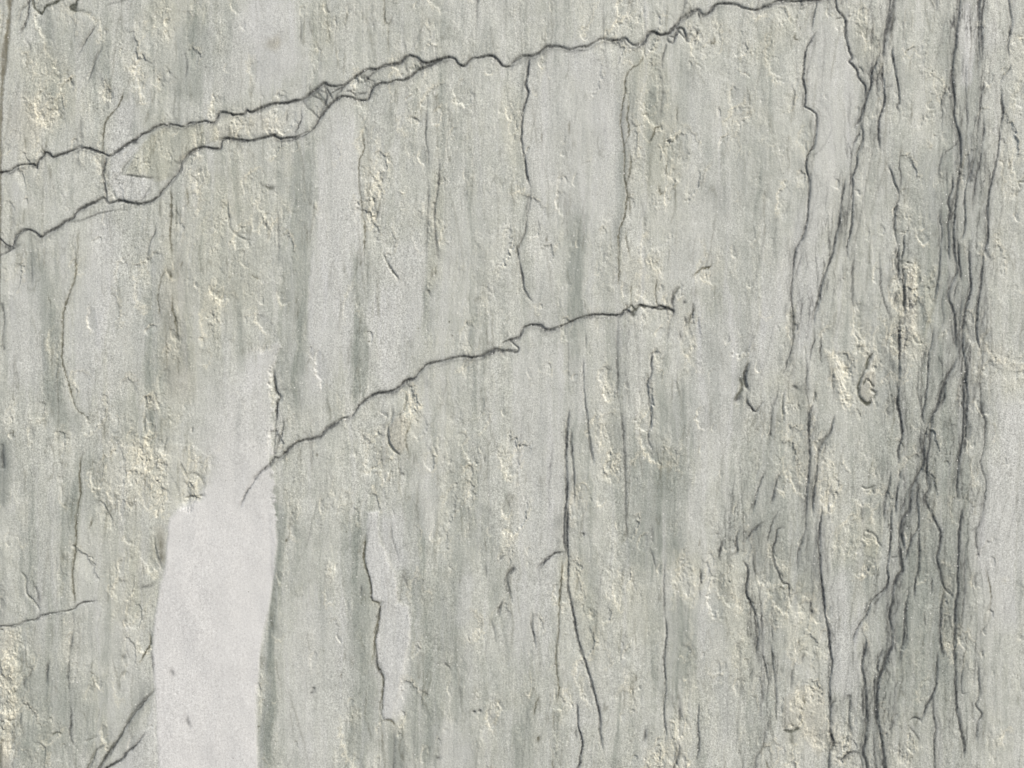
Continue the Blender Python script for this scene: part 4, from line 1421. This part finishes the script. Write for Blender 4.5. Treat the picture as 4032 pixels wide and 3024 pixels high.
# ------------------------------------------------------------------ stone material
BASE_A, BASE_B = (.487, .503, .452), (.578, .592, .547)
OLIVE, GREY, MILK = (.45, .45, .345), (.262, .288, .258), (.60, .61, .592)
CREAM, WASH, PATCHC = (.75, .72, .585), (.215, .228, .22), (.70, .70, .685)
RUST, BROWN, SEAM_SHADE, VEIN = (.17, .155, .105), (.10, .095, .06), (.06, .065, .045), (.042, .045, .046)
TAN = (.43, .42, .36)
mat = bpy.data.materials.new('veined_marble')
mat.use_nodes = True
nt = mat.node_tree
nt.nodes.clear()
N, L = nt.nodes, nt.links
outn = N.new('ShaderNodeOutputMaterial')
bsdf = N.new('ShaderNodeBsdfPrincipled')
L.new(bsdf.outputs[0], outn.inputs[0])
tc = N.new('ShaderNodeTexCoord')
def mapping(scale):
    m = N.new('ShaderNodeMapping')
    m.inputs['Scale'].default_value = scale
    L.new(tc.outputs['Object'], m.inputs[0])
    return m.outputs[0]
def noise(vec, scale, detail=2.0, rough=.6):
    n = N.new('ShaderNodeTexNoise')
    n.inputs['Scale'].default_value = scale
    n.inputs['Detail'].default_value = detail
    n.inputs['Roughness'].default_value = rough
    L.new(vec, n.inputs['Vector'])
    return n.outputs['Fac']
def mrange(v, a0, a1, b0_, b1_):
    m = N.new('ShaderNodeMapRange')
    L.new(v, m.inputs['Value'])
    for nm, x in zip(('From Min', 'From Max', 'To Min', 'To Max'), (a0, a1, b0_, b1_)):
        m.inputs[nm].default_value = x
    return m.outputs[0]
def math_(op, a_, b_):
    m = N.new('ShaderNodeMath'); m.operation = op
    for i, x in enumerate((a_, b_)):
        if isinstance(x, (int, float)): m.inputs[i].default_value = x
        else: L.new(x, m.inputs[i])
    return m.outputs[0]
def mix(fac, a_, b_, kind='MIX'):
    m = N.new('ShaderNodeMix'); m.data_type = 'RGBA'; m.blend_type = kind
    if isinstance(fac, (int, float)): m.inputs['Factor'].default_value = fac
    else: L.new(fac, m.inputs['Factor'])
    for sck, x in ((m.inputs[6], a_), (m.inputs[7], b_)):
        if isinstance(x, tuple): sck.default_value = (*x, 1)
        else: L.new(x, sck)
    return m.outputs[2]
def A(name):
    n = N.new('ShaderNodeAttribute'); n.attribute_name = name
    return n.outputs['Fac']
iso = mapping((1, 1, 1))
tall = mapping((1, 1, .28))
g1 = noise(iso, 620, 2, .7)            # crystal grain, about a millimetre
g2 = noise(tall, 520, 2, .6)           # grain drawn out along the bedding
g3 = noise(iso, 90, 3, .6)             # patchy mottling
g4 = noise(iso, 1150, 1, .5)
col = mix(mrange(g3, .3, .7, 0, 1), BASE_A, BASE_B)
col = mix(math_('MULTIPLY', A('olive_band'), .75), col, OLIVE)
col = mix(math_('MULTIPLY', A('grey_band'), .85), col, GREY)
col = mix(math_('MULTIPLY', A('milky'), .95), col, MILK)
col = mix(A('tan_spot'), col, TAN)
col = mix(math_('MULTIPLY', A('cream_crystal'), mrange(g1, .3, .7, .55, 1.0)), col, CREAM)
col = mix(math_('MULTIPLY', A('wash'), mrange(g2, .25, .75, .35, 1.1)), col, WASH)
col = mix(A('milk_patch'), col, PATCHC)
col = mix(math_('MULTIPLY', A('rust_strip'), mrange(g2, .3, .7, .7, 1.0)), col, RUST)
col = mix(math_('MULTIPLY', A('brown_vein'), mrange(g1, .3, .7, .7, 1.0)), col, BROWN)
col = mix(math_('MULTIPLY', A('seam_and_shade'), mrange(g1, .3, .7, .7, 1.0)), col, SEAM_SHADE)
col = mix(math_('MULTIPLY', A('vein'), mrange(g1, .3, .7, .72, 1.0)), col, VEIN)
# grain: value changes of single crystals
calmf = A('milk_patch')
g5 = noise(tall, 14, 3, .6)
amp_ = math_('MULTIPLY', mrange(calmf, 0, 1, 1.0, .55), mrange(g5, .35, .65, .55, 1.45))
gr = math_('ADD', math_('MULTIPLY', math_('SUBTRACT', g1, .5), .85), math_('MULTIPLY', math_('SUBTRACT', g2, .5), .40))
gr = math_('ADD', gr, math_('MULTIPLY', math_('SUBTRACT', g4, .5), .75))
gr = math_('ADD', math_('MULTIPLY', gr, amp_), 1.0)
hsv = N.new('ShaderNodeHueSaturation')
L.new(col, hsv.inputs['Color']); L.new(gr, hsv.inputs['Value'])
# bright crystal specks and tiny dark grains
vor = N.new('ShaderNodeTexVoronoi'); vor.inputs['Scale'].default_value = 330
L.new(iso, vor.inputs['Vector'])
pick = N.new('ShaderNodeSeparateColor'); L.new(vor.outputs['Color'], pick.inputs[0])
spark = math_('MULTIPLY', mrange(vor.outputs['Distance'], .10, .24, 1, 0), mrange(pick.outputs[0], .88, .91, 0, .75))
pin = math_('MULTIPLY', mrange(vor.outputs['Distance'], .08, .20, 1, 0), mrange(pick.outputs[1], .985, .99, 0, .6))
c2 = mix(spark, hsv.outputs[0], (.80, .80, .76))
c2 = mix(pin, c2, (.16, .16, .14))
L.new(c2, bsdf.inputs['Base Color'])
bsdf.inputs['Roughness'].default_value = .62
bsdf.inputs['Specular IOR Level'].default_value = .35
rgh = mrange(g1, .3, .7, .5, .75)
L.new(rgh, bsdf.inputs['Roughness'])
bp = N.new('ShaderNodeBump')
bp.inputs['Strength'].default_value = 1.0
bp.inputs['Distance'].default_value = .0001
L.new(math_('MULTIPLY', math_('ADD', g1, math_('MULTIPLY', g4, .6)), mrange(calmf, 0, 1, 1, .5)), bp.inputs['Height'])
L.new(bp.outputs[0], bsdf.inputs['Normal'])
me.materials.append(mat)

slab = bpy.data.objects.new('stone_slab', me)
scene.collection.objects.link(slab)
slab['kind'] = 'thing'
slab['label'] = 'pale grey green marble slab crossed by dark crooked cracks, with a milky white patch'
slab['category'] = 'stone slab'
